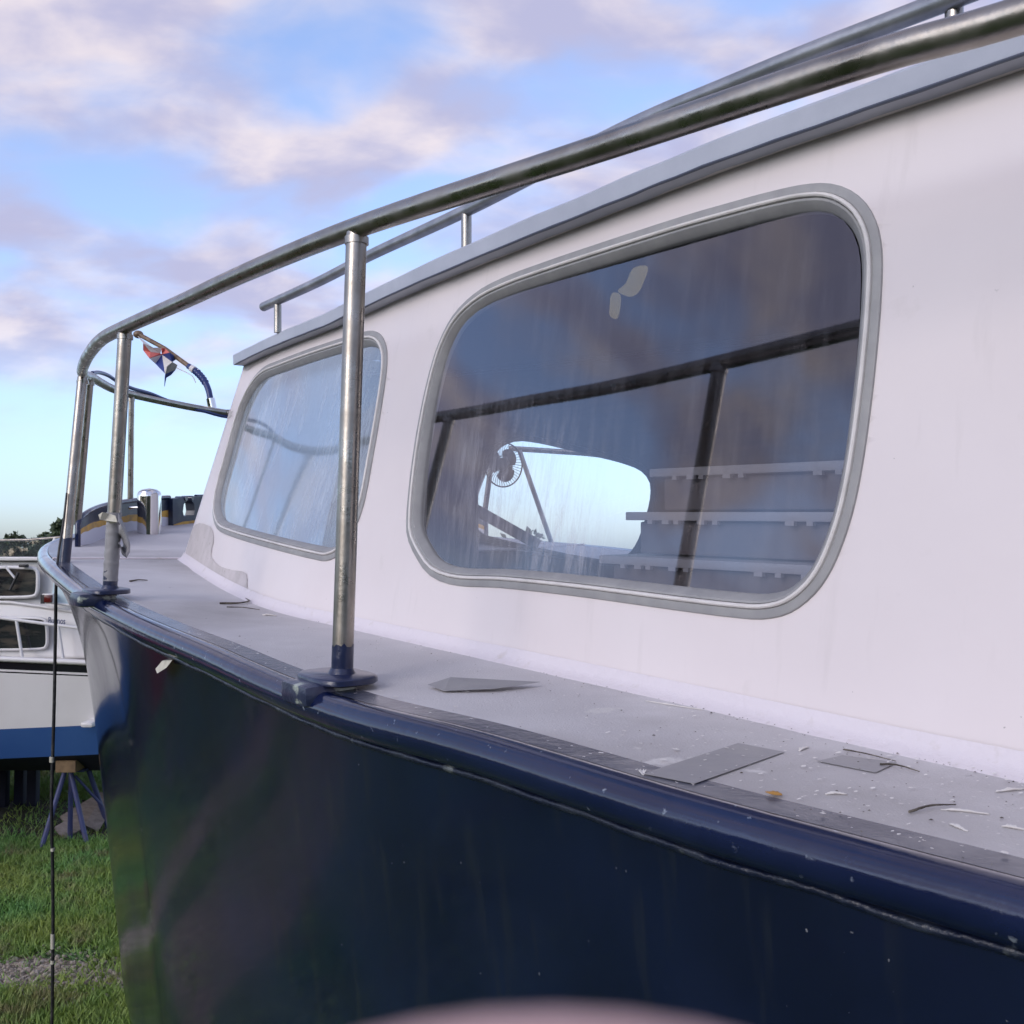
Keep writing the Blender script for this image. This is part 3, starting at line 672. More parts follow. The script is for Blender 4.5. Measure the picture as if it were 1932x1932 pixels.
def bw(h0, h1, name, m, a=0, b=60, prnt=boat, th=0.012):
    V = []
    for i in range(a, b):
        lo_ = BB[i]+(BT[i]-BB[i])*(h0+0.05*mnoise.noise(Vector((i*0.4, h0*9, 0)))*(0 < h0 < 1)); hi_ = BB[i]+(BT[i]-BB[i])*(h1+0.05*mnoise.noise(Vector((i*0.4, h1*9, 0)))*(0 < h1 < 1))
        V.append([lo_, hi_, hi_+out_n[i]*th, lo_+out_n[i]*th])
    V = np.array(V); n = len(V); F = []
    for i in range(n-1):
        for j in range(4): F.append((i*4+j, (i+1)*4+j, (i+1)*4+(j+1) % 4, i*4+(j+1) % 4))
    F += [(0, 1, 2, 3), ((n-1)*4+3, (n-1)*4+2, (n-1)*4+1, (n-1)*4)]
    V = V.reshape(-1, 3)
    mk(name, V, F, m, prnt, smooth=False); mk(name, mirror(V), mflip(F), m, prnt, smooth=False)
for a, b in ((0, FAIR[0]), (FAIR[1], 60)):
    bw(-0.1, 0.40, 'bulwark_foot', M['bw_grey'], a, b); bw(0.40, 0.60, 'bulwark_band', M['bw_ochre'], a, b); bw(0.60, 1.0, 'bulwark_top', M['bw_navy'], a, b)
    cap = BT[a:b] + UP*0.004 + out_n[a:b]*0.006
    if a == 0: cap = np.vstack([cap[0]-UP*0.10, cap[0]-UP*0.05, cap])
    tube('bulwark_cap', cap, 0.013, M['navyrail'], boat, seg=10); V, F = tube_vf(cap, 0.013, 10); mk('bulwark_cap', mirror(np.array(V)), mflip(F), M['navyrail'], boat)
# fairlead: cast frame with an open slot at the top
fa = empty_f = bpy.data.objects.new('fairlead', None); fa.location = tuple(to_w([BB[FAIR[0]+3]])[0]); link(fa, boat)
p0, p1 = BB[FAIR[0]-2], BB[FAIR[1]+1]; q0, q1 = BT[FAIR[0]-2], BT[FAIR[1]+1]
al = unit(p1-p0); oc = out_n[FAIR[0]+3]; wd = np.linalg.norm(p1-p0); ht = (q0[2]+q1[2]-p0[2]-p1[2])/2
def fpt(x, z, o_=0): return p0 + al*x*wd + UP*z*ht + oc*o_
outer = [(0, -0.05), (1, -0.05), (1, 1.02), (0.60, 1.02), (0.555, 0.98), (0.57, 0.90), (0.66, 0.80), (0.69, 0.55), (0.66, 0.40), (0.34, 0.40), (0.31, 0.55), (0.34, 0.80), (0.43, 0.90), (0.445, 0.98), (0.40, 1.02), (0, 1.02)]
V = [fpt(x, z, -0.03) for x, z in outer]+[fpt(x, z, 0.03) for x, z in outer]; n = len(outer)
F = [tuple(range(n)), tuple(range(n, 2*n))[::-1]]+[(i, (i+1) % n, n+(i+1) % n, n+i) for i in range(n)]
mk('casting', V, F, M['bw_navy'], fa, smooth=False)
for x in (0.60, 0.40): tube('horn', [fpt(x, 0.98, -0.035), fpt(x, 0.98, 0.035)], 0.014, M['navyrail'], fa, seg=12)
foot = [(0.02, 0.0), (0.98, 0.0), (0.98, 0.16), (0.70, 0.22), (0.30, 0.22), (0.02, 0.16)]
V = [fpt(x, z, -0.034) for x, z in foot]+[fpt(x, z, -0.031) for x, z in foot]; n = len(foot)
mk('primer_patch', V, [tuple(range(n))]+[(i, (i+1) % n, n+(i+1) % n, n+i) for i in range(n)], M['bw_ochre'], fa, smooth=False)
# bollard
bp = C(282, 1000, 5.35); br = 0.061
prof = [(br*1.0, -0.03), (br, 0.175), (br*0.99, 0.186), (br*0.9, 0.200), (br*0.6, 0.212), (0.0, 0.218)]
V, F = [], []; sg = 28
for r_, h in prof:
    for k in range(sg): V.append(bp + np.array([r_*math.cos(2*math.pi*k/sg), r_*math.sin(2*math.pi*k/sg), h]))
F = [(i*sg+k, i*sg+(k+1) % sg, (i+1)*sg+(k+1) % sg, (i+1)*sg+k) for i in range(len(prof)-1) for k in range(sg)]
bo = mk('bollard', V, F, M['chrome'], boat, sharp=30)
tube('pin', [bp+np.array([-0.10, -0.02, 0.115]), bp+np.array([-0.03, -0.03, 0.118])], 0.008, M['chrome'], bo, seg=10)

# guard rail and stanchions --------------------------------------------------
RAIL = spline([np.array([2.40, -1.35, 0.55]), np.array([1.35, 0.20, 0.535]), C(1932, 27, 1.10), C(1666, 103, 1.209), C(1118, 284, 1.53), C(672, 430, 1.97), C(460, 516, 2.336), C(347, 568, 2.64), C(234, 618, 3.02), C(195, 638, 3.22), C(167, 670, 3.58),
  C(155, 700, 4.02), C(160, 708, 4.35), C(172, 711, 4.62), C(190, 722, 4.90), C(216, 735, 5.20), C(248, 744, 5.45), C(310, 758, 5.80), C(370, 770, 6.08), C(426, 779, 6.30)], step=0.025)
rl = np.vstack([RAIL, mirror(RAIL)[::-1][1:]])
tube('guard_rail', rl, 0.0203, M['steel'], boat, seg=18)
DECKZ = UP*0
def stanchion(base, top, r=0.020, plate=True, collar=0.075, sides=(False, True)):
    base = np.asarray(base); top = np.asarray(top)
    for far in sides:
        b, t = (mirror(base)[0], mirror(top)[0]) if far else (base, top)
        st = tube('stanchion', [b, b+(t-b)*0.5, t], r, M['steel'], boat, seg=18)
        if collar:
            V, F = tube_vf([b-UP*0.01, b+(t-b)*collar*0.5, b+(t-b)*collar], r*1.035, 24, False); ax_ = unit(t-b)
            for k in range(24): V[48+k] = V[48+k] + ax_*(0.016*mnoise.noise(Vector((k*0.55, float(b[0])*7, 0))) - (0.020 if k % 24 in (5, 6) else 0))
            mk('painted_foot', V, F, M['navypost'], st, sharp=50)
        if plate:
            bx_ = np.array([AX, NX if not far else -NX, UP])
            n = 22; V = []
            for hgt, sc_ in ((-0.001, 0.96), (0.001, 1.0), (0.010, 1.0), (0.0125, 0.96)):
                for k in range(n):
                    a_ = 2*math.pi*k/n; ca, sa = math.cos(a_), math.sin(a_); q_ = (abs(ca)**3.2+abs(sa)**3.2)**(-1/3.2)
                    V.append(b - bx_[1]*0.010 + UP*hgt + (bx_[0]*ca*0.082 + bx_[1]*sa*0.060)*q_*sc_*(1+0.02*mnoise.noise(Vector((k*0.9, float(b[0]), 0)))))
            F = [(i*n+k, i*n+(k+1) % n, (i+1)*n+(k+1) % n, (i+1)*n+k) for i in range(3) for k in range(n)] + [tuple(range(n))[::-1], tuple(3*n+k for k in range(n))]
            mk('base_plate', V, F, M['navypost'], st, sharp=50)
            V, F = box_vf(b-UP*0.016-bx_[1]*0.048, (0.105, 0.108, 0.040), bx_, 0.014)
            V = [v + 0.003*np.array([mnoise.noise(Vector(tuple(v*40))), mnoise.noise(Vector(tuple(v*40+3))), 0]) for v in V]
            mk('base_block', V, F, M['weldfoot'], st, sharp=45)
            tube('weld_ring', [b+UP*0.012, b+UP*0.016, b+UP*0.022], np.array([r*1.32, r*1.22, r*1.06]), M['navypost'], st, seg=18)
        ringp = t - UP*0.018
        tube('weld_collar', [ringp-UP*0.008, ringp+UP*0.006], r*1.16, M['steel'], st, seg=18)
stanchion(C(645, 1282, 1.92), C(673, 436, 1.972))
stanchion(C(207, 1118, 3.02), C(236, 624, 3.03))
stanchion(C(120, 1080, 3.98), C(156, 712, 4.10), plate=False, collar=0.17, sides=(False,))
stanchion(C(146, 990, 4.72), C(170, 716, 4.60), r=0.0165, plate=False, collar=0)
stanchion(C(246, 948, 5.47), C(248, 748, 5.45), r=0.0150, plate=False, collar=0)
stanchion(np.array([0.62, 0.86, -0.335]), np.array([0.70, 0.935, 0.54]))
# roof grab rail
GR = spline([C(497, 579, 3.75), C(600, 532, 3.40), C(700, 481, 3.10), C(880, 397, 2.65), C(1195, 236, 2.06), C(1370, 163, 1.865), C(1539, 95, 1.72), C(1708, 31, 1.60), C(1932, -55, 1.45), np.array([1.50, 0.65, 0.775]), np.array([2.40, -0.45, 0.78])], step=0.04)
for far in (False, True):
    g = mirror(GR) if far else GR
    gr = tube('grab_rail', g, 0.0165, M['dullsteel'], boat, seg=16)
    for q in (C(524, 575, 3.66), C(880, 400, 2.65), C(1800, -3, 1.545)):
        b = q.copy(); q2 = q.copy(); b[2] -= (0.10 if q[0] < 0.3 else 0.07); 
        pts = [b, q2]; pts = list(mirror(np.array(pts))) if far else pts
        tube('support', pts, 0.0135, M['steel'], gr, seg=12)

# rail, stay and strut outside / inside the far window
tube('side_rail', spline([C(960, 846, 6.25), C(1040, 851, 6.2), C(1120, 857, 6.1), C(1170, 866, 6.0), C(1225, 890, 5.9), C(1262, 930, 5.85)], n=30), 0.017, M['steel'], boat, seg=10)
tube('side_stay', [C(980, 850, 6.22), C(1046, 1040, 6.22)], 0.015, M['dullsteel'], boat, seg=10)
V, F = box_vf((C(900, 963, 4.9)+C(1012, 1026, 4.95))/2, (0.36, 0.02, 0.055), np.array([unit(C(1012, 1026, 4.95)-C(900, 963, 4.9)), [0, 1, 0], np.cross(unit(C(1012, 1026, 4.95)-C(900, 963, 4.9)), [0, 1, 0])]), 0.004)
mk('window_strut', V, F, M['black'], boat)

# ------------------------------------------------------------------ things inside the cabin
BZ = -0.25
cr_specs = [(1225, 885, 0.126, 'grey plastic tray with pale rim, topmost of the stack inside the cabin'), (1180, 968, 0.000, 'grey plastic tray with pale rim, middle of the stack inside the cabin'), (1130, 1046, -0.126, 'grey plastic tray with pale rim, lowest of the stack inside the cabin')]
for px, py, zt, lab in cr_specs:
    L0 = C(px, 966, 3.0); L0[2] = zt; ln, wdt, hh = 0.98, 0.36, 0.124
    e = empty('storage_tray', to_w([L0-UP*hh-AX*0.3])[0], lab, 'tray', 'trays stacked inside the cabin')
    ax3 = np.array([-AX, NX, UP])
    c_ = L0 - AX*(ln/2) + NX*wdt/2
    box('body', c_-UP*(0.028+0.046)-AX*0.0, (ln-0.07, wdt-0.05, 0.092), M['crate'], e, ax3, 0.006)
    parts = [box_vf(c_-UP*0.012, (ln, wdt, 0.024), ax3, 0.003)]
    for k, x in enumerate((0.10, 0.16, 0.20, 0.29, 0.34, 0.58, 0.64, 0.72, 0.78, 0.86)):
        parts.append(box_vf(L0-AX*x+NX*0.004-UP*0.0285, (0.026 if k % 2 else 0.018, 0.012, 0.011), ax3))
    mk('rim', *join(parts), M['cratelip'], e, sharp=35)
V, F = box_vf(C(1225, 966, 3.0)-AX*0.45+NX*0.22+UP*(BZ-0.452), (1.5, 0.5, 0.90), np.array([-AX, NX, UP]), 0.01); mk('cabin_bench', V, F, M['wood'], boat)
# fan
fc = C(950, 877, 4.5); fr_ = 0.098
fan = empty('desk_fan', to_w([fc-UP*0.12])[0], 'small round caged fan hanging by the opposite window', 'fan')
fx = unit(np.array([0.93, -0.25, 0.10])); fn = unit(np.array([-0.25, -0.93, 0.1])); fz = np.cross(fx, fn); fx = np.cross(fn, fz)
def circ(c, r, n=36): return [c + fx*r*math.cos(2*math.pi*k/n)*0.86 + fz*r*math.sin(2*math.pi*k/n) for k in range(n+1)]
parts = [tube_vf(circ(fc, fr_), 0.0035, 6), tube_vf(circ(fc+fn*0.03, fr_*0.35), 0.002, 6)]
for k in range(44):
    a = 2*math.pi*k/44; d_ = fx*0.86*math.cos(a)+fz*math.sin(a); parts.append(tube_vf([fc+fn*0.03+d_*fr_*0.3, fc+fn*0.025+d_*fr_*0.75, fc+d_*fr_], 0.0012, 4))
mk('cage', *join(parts), M['black'], fan)
V, F = [], []
for k in range(3):
    a0 = 2*math.pi*k/3+0.5; o_ = len(V); pts = [fc]
    for j in range(9):
        a = a0 + (j/8)*1.75; rr_ = fr_*(0.80-0.18*abs(j/4-1)**2); pts.append(fc + (fx*0.86*math.cos(a)+fz*math.sin(a))*rr_ + fn*0.012*(j/8-0.5))
    V += pts; F += [(o_, o_+j, o_+j+1) for j in range(1, 9)]
o = mk('blades', V, F, M['bluehose'], fan); o.modifiers.new('t', 'SOLIDIFY').thickness = 0.003
tube('motor', [fc-fn*0.05, fc+fn*0.02], 0.03, M['black'], fan, seg=14); tube('bracket', [fc-fn*0.04, fc-fn*0.04+np.array([-0.05, 0.3, 0.05])], 0.010, M['black'], fan, seg=8)
# curtain by the front pillar
def drape(name, px0, px1, y0, y1, d0, d1, m, lab, cat, waves=9, amp=0.02):
    G = []
    for i in range(60):
        x = i/59; row = []
        for t in np.linspace(0, 1, 10):
            p = C(px0+(px1-px0)*x, y0+(y1-y0)*t, d0+(d1-d0)*x); p = p + np.array([0.3, -1, 0])*amp*math.sin(x*waves*2*math.pi+0.6*t)*(0.4+0.6*t); row.append(p)
        G.append(row)
    V, F = grid_vf(np.array(G)); o = mk(name, V, F, m, sharp=0); tag(o, lab, cat); o.modifiers.new('t', 'SOLIDIFY').thickness = 0.003; return o
drape('curtain', 786, 902, 770, 1110, 3.9, 4.6, M['curtain'], 'dark brown curtain hanging inside the long window, next to the fan', 'curtain')
G = np.array([[loft(s, t, -0.075) for t in np.linspace(0.06, 0.93, 10)] for s in np.linspace(0.735, 0.985, 24)])
V, F = grid_vf(G); o = mk('window_sheet', V, F, M['sheet'], sharp=0); tag(o, 'pale blue sheet hung behind the hazy front side window', 'sheet'); o.modifiers.new('t', 'SOLIDIFY').thickness = 0.003

# translucent yellow patches just inside the long pane
P, N_, I = loops['big']; cpl = P.mean(0); npl = N_.mean(0)
def pane_hit(px, py, off): 
    d_ = C(px, py, 1.0); k = ((cpl-npl*off) @ npl)/(d_ @ npl); return d_*k
for poly, lab in (([(1196, 506), (1222, 503), (1216, 530), (1203, 554), (1188, 560), (1166, 549), (1180, 536)], 'wide translucent yellow patch inside the top of the long window'),
                  ([(1156, 553), (1170, 555), (1170, 585), (1164, 602), (1152, 597), (1151, 575)], 'short narrow translucent yellow patch inside the top of the long window')):
    V = [pane_hit(a, b, 0.019) for a, b in smooth_loop(poly, 40)]; o = mk('yellow_patch', V, [tuple(range(len(V)))], M['yellowpatch'], smooth=False); tag(o, lab, 'tape'); o.modifiers.new('t', 'SOLIDIFY').thickness = 0.001

# ------------------------------------------------------------------ jack staff with flag
js = empty('jack_flag', to_w([C(402, 778, 6.22)])[0], 'tattered red white and blue flag on a bent staff at the bow', 'flag')
tube('socket', [C(402, 777, 6.22), C(397, 752, 6.22)], 0.026, M['chrome'], js, seg=14)
hose = spline([C(397, 753, 6.22), C(393, 735, 6.24), C(385, 718, 6.27), C(371, 702, 6.32), C(356, 691, 6.36)], n=40)
hr = np.array([0.0185 + (0.005*(k % 3 == 0) if 14 < k < 34 else 0) for k in range(40)])
tube('hose_sleeve', hose, hr, M['bluehose'], js, seg=12)
tube('staff', [C(362, 695, 6.35), C(310, 657, 6.47), C(264, 632, 6.56)], 0.0145, M['staff'], js, seg=12)
kb = C(261, 631, 6.57); V, F = [], []
bm = bmesh.new(); bmesh.ops.create_uvsphere(bm, u_segments=16, v_segments=10, radius=0.032)
V = [kb+np.array([v.co.x, v.co.y, v.co.z*0.8]) for v in bm.verts]; bm.verts.index_update(); F = [[v.index for v in f.verts] for f in bm.faces]; bm.free()
mk('knob', V, F, M['staff'], js)
FLAG = [('whitecloth', [(880,325),(1005,420),(1075,420),(1065,465),(985,455),(925,385)]), ('red', [(1075,420),(1105,425),(1142,460),(1080,475)]), ('red', [(925,385),(985,455),(1065,465),(1080,475),(975,505),(925,440)]),
 ('whitecloth', [(975,505),(1080,475),(1025,550)]), ('bluecloth', [(1025,550),(1080,475),(1105,632)]), ('whitecloth', [(1080,475),(1162,535),(1105,632)]), ('bluecloth', [(1080,475),(1142,460),(1207,505),(1162,535)]),
 ('greycloth', [(1118,572),(1162,535),(1202,560),(1187,597),(1105,632)]), ('bluecloth', [(1105,632),(1187,597),(1150,640),(1112,662),(1097,735),(1101,655)])]
V, F, fm = [], [], []; mats = ['whitecloth', 'red', 'bluecloth', 'greycloth']
for mname, poly in FLAG:
    o_ = len(V)
    for zx, zy in poly:
        px, py = 55.9+0.2315*zx, 559+0.2315*zy; V.append(C(px, py, 6.40 + 0.05*math.sin(zx*0.045+zy*0.02)))
    F.append(tuple(range(o_, len(V)))); fm.append(mats.index(mname))
o = mk('flag_cloth', V, F, [M[k] for k in mats], js, smooth=False, fm=fm); o.modifiers.new('t', 'SOLIDIFY').thickness = 0.003
tube('lanyard', spline([C(333, 694, 6.41), C(352, 703, 6.38), C(364, 711, 6.34), C(369, 722, 6.33)], n=20), 0.003, M['whitecloth'], js, seg=6)
for px in ((364, 696), (371, 701)): tube('rope_lashing', [C(px[0]-3, px[1]-1.5, 6.335), C(px[0]+3, px[1]+2, 6.325)], 0.0215, M['whitecloth'], js, seg=12)

# ------------------------------------------------------------------ cables
cb = spline([C(126, 930, 4.0), C(122, 965, 3.985), C(116.5, 1010, 3.965), C(109, 1055, 3.945), C(106, 1100, 3.94), C(105.5, 1130, 3.955), C(104, 1230, 3.965), C(102.5, 1320, 3.97), C(99, 1440, 3.97), C(97, 1530, 3.97), C(99, 1620, 3.97), C(100, 1750, 3.97), C(98, 1932, 3.97)], step=0.02)
tail_ = to_w(cb); end = tail_[-1]; ext = np.array([[end[0]-0.02, end[1]+0.01, 0.25], [end[0]-0.03, end[1]-0.02, 0.05], [end[0]-0.10, end[1]-0.25, 0.012], [end[0]-0.25, end[1]-0.5, 0.012]])
full = spline(np.vstack([tail_[::6], ext]), step=0.02); rad = np.interp(np.arange(len(full))*0.02, [0, 0.25, 0.4], [0.004, 0.0045, 0.0062])
hang = empty('hanging_cable', (end[0], end[1], 0), 'black cable hanging down from the bow, left of the navy hull', 'cable')
tube('cable', full, rad, M['cable'], hang, seg=10, frame='w')
for y0, y1, r_ in ((1428, 1438, 0.0095), (1762, 1790, 0.0078), (1812, 1818, 0.0085), (1600, 1606, 0.0078)):
    tube('tape_wrap', [C(98 if y0 < 1500 else 99.5, y0, 3.97), C(98 if y0 < 1500 else 99.3, y1, 3.97)], r_, M['masking'], hang, seg=10)
o = tube('rail_cable', spline([C(174, 704, 4.64), C(188, 703, 4.9), C(205, 709, 5.1), C(225, 722, 5.28), C(250, 733, 5.45), C(285, 743, 5.66), C(312, 754, 5.80), C(345, 766, 5.97), C(385, 776, 6.12), C(424, 786, 6.28), C(470, 790, 6.4)], n=90), 0.0095, M['bluehose'], seg=10)
tag(o, 'dark blue cable looped along the bow rail beneath the flag', 'cable')

# ------------------------------------------------------------------ tape and scraps on the boat
def wraptape():
    e = empty('duct_tape_wrap', to_w([C(206, 1098, 3.0)])[0], 'torn grey duct tape wrapped round a rail post, with a loose flap', 'tape')
    b, t = C(207, 1118, 3.02), C(236, 624, 3.03); n = 40
    path = [b+(t-b)*x for x in np.linspace(0.045, 0.305, n)]
    r_ = [0.0212+0.0014*mnoise.noise(Vector((k*0.45, 2, 0))) for k in range(n)]
    V, F = tube_vf(path, np.array(r_), 20); V = [v + 0.0016*Vector((mnoise.noise(Vector(tuple(v*60))), mnoise.noise(Vector(tuple(v*60+9))), 0)).to_3d() if False else v + 0.0016*np.array([mnoise.noise(Vector(tuple(v*70))), mnoise.noise(Vector(tuple(v*70+9))), 0]) for v in V]
    mk('wrap', V, F, M['tape'], e)
    fl_ = [(224, 968), (232, 984), (240, 1004), (246, 1028), (245, 1042), (239, 1053), (230, 1046), (225, 1030)]
    inn = [(224, 1000), (229, 1006), (234, 1014), (238, 1024), (240, 1034), (236, 1044), (231, 1038), (225, 1024)]
    G = []
    for j, (d_, lst) in enumerate(((2.99, fl_), (2.955, [((a+c)/2, (b_+d2)/2) for (a, b_), (c, d2) in zip(fl_, inn)]), (2.97, inn), (3.03, [((a+225)/2, (b_+1020)/2) for a, b_ in inn]))):
        G.append([C(a, b_, d_) for a, b_ in lst])
    V, F = grid_vf(np.array(G)); o = mk('loose_flap', V, F, M['tape'], e); o.modifiers.new('t', 'SOLIDIFY').thickness = 0.002
    tear = [(186, 971), (194, 966), (206, 969), (218, 973), (222, 985), (210, 988), (198, 982), (189, 981)]
    V = [C(a, b_, 2.985-0.012*math.sin(i*2.1)) for i, (a, b_) in enumerate(tear)]; o = mk('torn_edge', V, [tuple(range(len(V)))], M['masking'], e, smooth=False); o.modifiers.new('t', 'SOLIDIFY').thickness = 0.002
wraptape()
def hit(bvh, px, py):
    d_ = Vector(C(px, py, 1.0)).normalized(); h = bvh.ray_cast(Vector((0, 0, 0)), d_)
    return (np.array(h[0]), np.array(h[1])) if h[0] else None
def curl(name, poly, m, lab, cat, group=None, lift=0.004, curlz=None, bvh=deck_bvh):
    V = []
    for i, (a, b) in enumerate(poly):
        h = hit(bvh, a, b)
        if h is None: return None
        n = h[1] if h[1][2] > 0 or bvh is hull_bvh else -h[1]
        if bvh is hull_bvh and n @ h[0] > 0: n = -n
        V.append(h[0] + n*(lift+(curlz[i] if curlz else 0)))
    o = mk(name, V, [tuple(range(len(V)))], m, smooth=False); tag(o, lab, cat, group); o.modifiers.new('t', 'SOLIDIFY').thickness = 0.0004; return o
curl('tape_patch', [(1213, 1462), (1393, 1404), (1480, 1421), (1310, 1481)], M['tape'], 'long grey tape patch across the deck and its dark border', 'tape', lift=0.0014)
curl('tape_patch', [(1542, 1438), (1590, 1427), (1692, 1441), (1652, 1460)], M['tape'], 'smaller grey tape patch on the deck near the cabin foot', 'tape', lift=0.0014)
curl('tape_patch', [(807, 1299), (850, 1294), (1020, 1297), (935, 1307), (838, 1308)], M['tape'], 'curled dark tape strip on the deck behind the middle rail post', 'tape', lift=0.004, curlz=[0.003, 0.012, 0.006, 0.003, 0])
curl('masking_tape_scrap', [(335, 1229), (343, 1240), (337, 1252), (322, 1262), (311, 1256), (318, 1243)], M['masking'], 'cream masking tape scrap peeling under the hull rail', 'tape', lift=0.012, curlz=[0.004, 0.012, 0.018, 0.022, 0.012, 0.004], bvh=hull_bvh)
def leaf_thing(px, py, ln, m, lab, ang):
    h = hit(deck_bvh, px, py); c_ = h[0]+UP*0.003; ax_ = np.array([math.cos(ang), math.sin(ang), 0]); sd_ = np.array([-math.sin(ang), math.cos(ang), 0]); G = []
    for i in range(9):
        x = i/8; w_ = ln*0.30*math.sin(math.pi*min(x*1.08, 1))**0.8*(1+0.25*(i % 2)) + 0.0004
        G.append([c_ + ax_*ln*(x-0.5) + sd_*w_*y + UP*(0.35*abs(y)*w_ + 0.22*ln*(x-0.4)**2*4*0.35) for y in (-1, -0.5, 0, 0.5, 1)])
    V, F = grid_vf(np.array(G)); o = mk('leaf', V, F, m, sharp=0); tag(o, lab, 'leaf'); o.modifiers.new('t', 'SOLIDIFY').thickness = 0.0006
leaf_thing(1460, 1504, 0.020, M['leaf'], 'small orange dry leaf on the deck edge', 2.6)
curl('plastic_scrap', [(1514, 1372), (1530, 1366), (1546, 1369), (1556, 1374), (1535, 1378)], M['bluepl'], 'blue plastic scrap at the foot of the cabin wall', 'scrap', lift=0.004, curlz=[0.001, 0.010, 0.008, 0.002, 0.001])
def stick(name, pts, r, m, lab, cat, group=None, lift=0.005):
    P_ = []
    for i, (a, b) in enumerate(pts):
        h = hit(deck_bvh, a, b)
        if h is None: return None
        P_.append(h[0] + UP*(lift*0.6 + (0.002 if 0 < i < len(pts)-1 else 0)))
    if name == 'paint_curl': P_ = [P_[0], (P_[0]*0.55+P_[-1]*0.45) + 0.25*(P_[len(P_)//2]-(P_[0]+P_[-1])/2), P_[-1]]
    pth = spline(P_, n=14) if len(P_) > 2 else np.array([P_[0], (P_[0]+P_[1])/2+UP*0.003, P_[1]])
    rr_ = 0.62*r*np.linspace(1.0, 0.45, len(pth))
    if name == 'paint_curl':
        G = []
        for k, p in enumerate(pth):
            t_ = pth[min(k+1, len(pth)-1)]-pth[max(k-1, 0)]; t_[2] = 0; t_ = unit(t_); sd_ = np.array([-t_[1], t_[0], 0]); w_ = 0.85*r*(0.45+0.9*abs(mnoise.noise(Vector((k*0.9, pts[0][0], 0)))))*(0.4+math.sin(math.pi*(k+0.6)/len(pth)))
            G.append([p + sd_*w_*y + UP*(0.9*w_*y*y + 0.3*r*mnoise.noise(Vector((k*0.7, y, pts[0][1])))) - UP*0.002 for y in (-1, -0.4, 0.3, 1.0)])
        V_, F_ = grid_vf(np.array(G)); o = mk(name, V_, F_, m, sharp=0); o.modifiers.new('t', 'SOLIDIFY').thickness = 0.0008
        tag(o, lab, cat, group); return o
    V_, F_ = tube_vf(pth, rr_, 7, True, 0.9)
    V_ = [v + 0.35*r*np.array([mnoise.noise(Vector(tuple(v*200))), mnoise.noise(Vector(tuple(v*200+5))), 0.4*mnoise.noise(Vector(tuple(v*200+9)))]) for v in V_]
    o = mk(name, V_, F_, m); tag(o, lab, cat, group); return o
stick('twig', [(1716, 1537), (1755, 1528), (1803, 1523)], 0.0030, M['twig'], 'dark twig with a pale knot, lying on the deck at far right', 'twig')
stick('twig', [(1592, 1418), (1630, 1428), (1690, 1440)], 0.0022, M['twig'], 'thin crooked twig along the smaller tape patch', 'twig')
stick('twig', [(1660, 1446), (1690, 1450), (1735, 1460)], 0.0026, M['twig'], 'dark bark sliver beside the smaller tape patch', 'twig')
stick('twig', [(415, 1140), (445, 1141), (470, 1137), (462, 1130)], 0.0060, M['twig'], 'dark curled twig on the deck below the front side window', 'twig')
stick('twig', [(428, 1147), (490, 1152)], 0.0035, M['twig'], 'small dark stick just below the curled twig on the deck', 'twig')
stick('twig', [(245, 1098), (278, 1096)], 0.0060, M['twig'], 'short dark stick on the deck beside the tape wrapped post', 'twig')
stick('paint_curl', [(1557, 1500), (1570, 1497), (1598, 1500)], 0.0032, M['flake'], 'white paint curl on the deck in front of the smaller tape patch', 'paint curl')
stick('paint_curl', [(1775, 1529), (1820, 1531), (1868, 1538)], 0.0026, M['flake'], 'long white paint curl right of the dark knotted twig', 'paint curl')
stick('paint_curl', [(1792, 1556), (1825, 1570)], 0.0030, M['flake'], 'short white paint curl below the dark knotted twig', 'paint curl')
stick('paint_curl', [(1880, 1495), (1932, 1490)], 0.0035, M['flake'], 'white paint curl at the right edge of the deck, upper one', 'paint curl')
stick('paint_curl', [(1890, 1560), (1932, 1567)], 0.0035, M['flake'], 'white paint curl at the right edge of the deck, lower one', 'paint curl')
stick('paint_curl', [(1508, 1418), (1514, 1413), (1525, 1411)], 0.0035, M['flake'], 'hooked white paint curl between the two tape patches', 'paint curl')
stick('paint_curl', [(1218, 1323), (1260, 1334), (1325, 1340)], 0.0024, M['flake'], 'long thin white paint sliver near the cabin foot, mid picture', 'paint curl')
stick('paint_curl', [(495, 1161), (522, 1163)], 0.0070, M['flake'], 'cream paint chunk on the deck below the front side window', 'paint curl')
stick('paint_curl', [(1213, 1463), (1211, 1455)], 0.0050, M['flake'], 'white fluff stuck on the near corner of the long tape patch', 'paint curl')
# loose paint flakes, too many to count
V, F = [], []
for k in range(620):
    px = random.uniform(250, 1932); lo_ = np.interp(px, [250, 345, 420, 520, 690, 1300, 1932], [1052, 1062, 1108, 1153, 1196, 1333, 1475]); hi_ = np.interp(px, [250, 409, 650, 900, 1300, 1932], [1120, 1235, 1300, 1380, 1500, 1650])
    if hi_ <= lo_: continue
    w_ = random.random(); py = lo_ + (hi_-lo_)*(w_**1.6)
    h = hit(deck_bvh, px, py)
    if h is None or h[0][1] > 4.3: continue
    r_ = random.uniform(0.0010, 0.0032)*(1.7 if random.random() < 0.12 else 1); n_ = random.randint(4, 6); a0 = random.uniform(0, 6.28); el = random.uniform(0.35, 1)
    o_ = len(V); c_ = h[0]+UP*0.003; tl = random.uniform(-0.3, 0.3)
    for j in range(n_):
        a = a0+2*math.pi*j/n_; rr_ = r_*random.uniform(0.7, 1.2); dx, dy = rr_*math.cos(a), el*rr_*math.sin(a); V.append(c_ + np.array([dx, dy, dx*tl+0.0008]))
    F.append(tuple(range(o_, o_+n_)))
o = mk('paint_flakes', V, F, M['flake'], smooth=False); tag(o, 'white paint flakes scattered over the grey deck', 'paint flakes', kind='stuff')

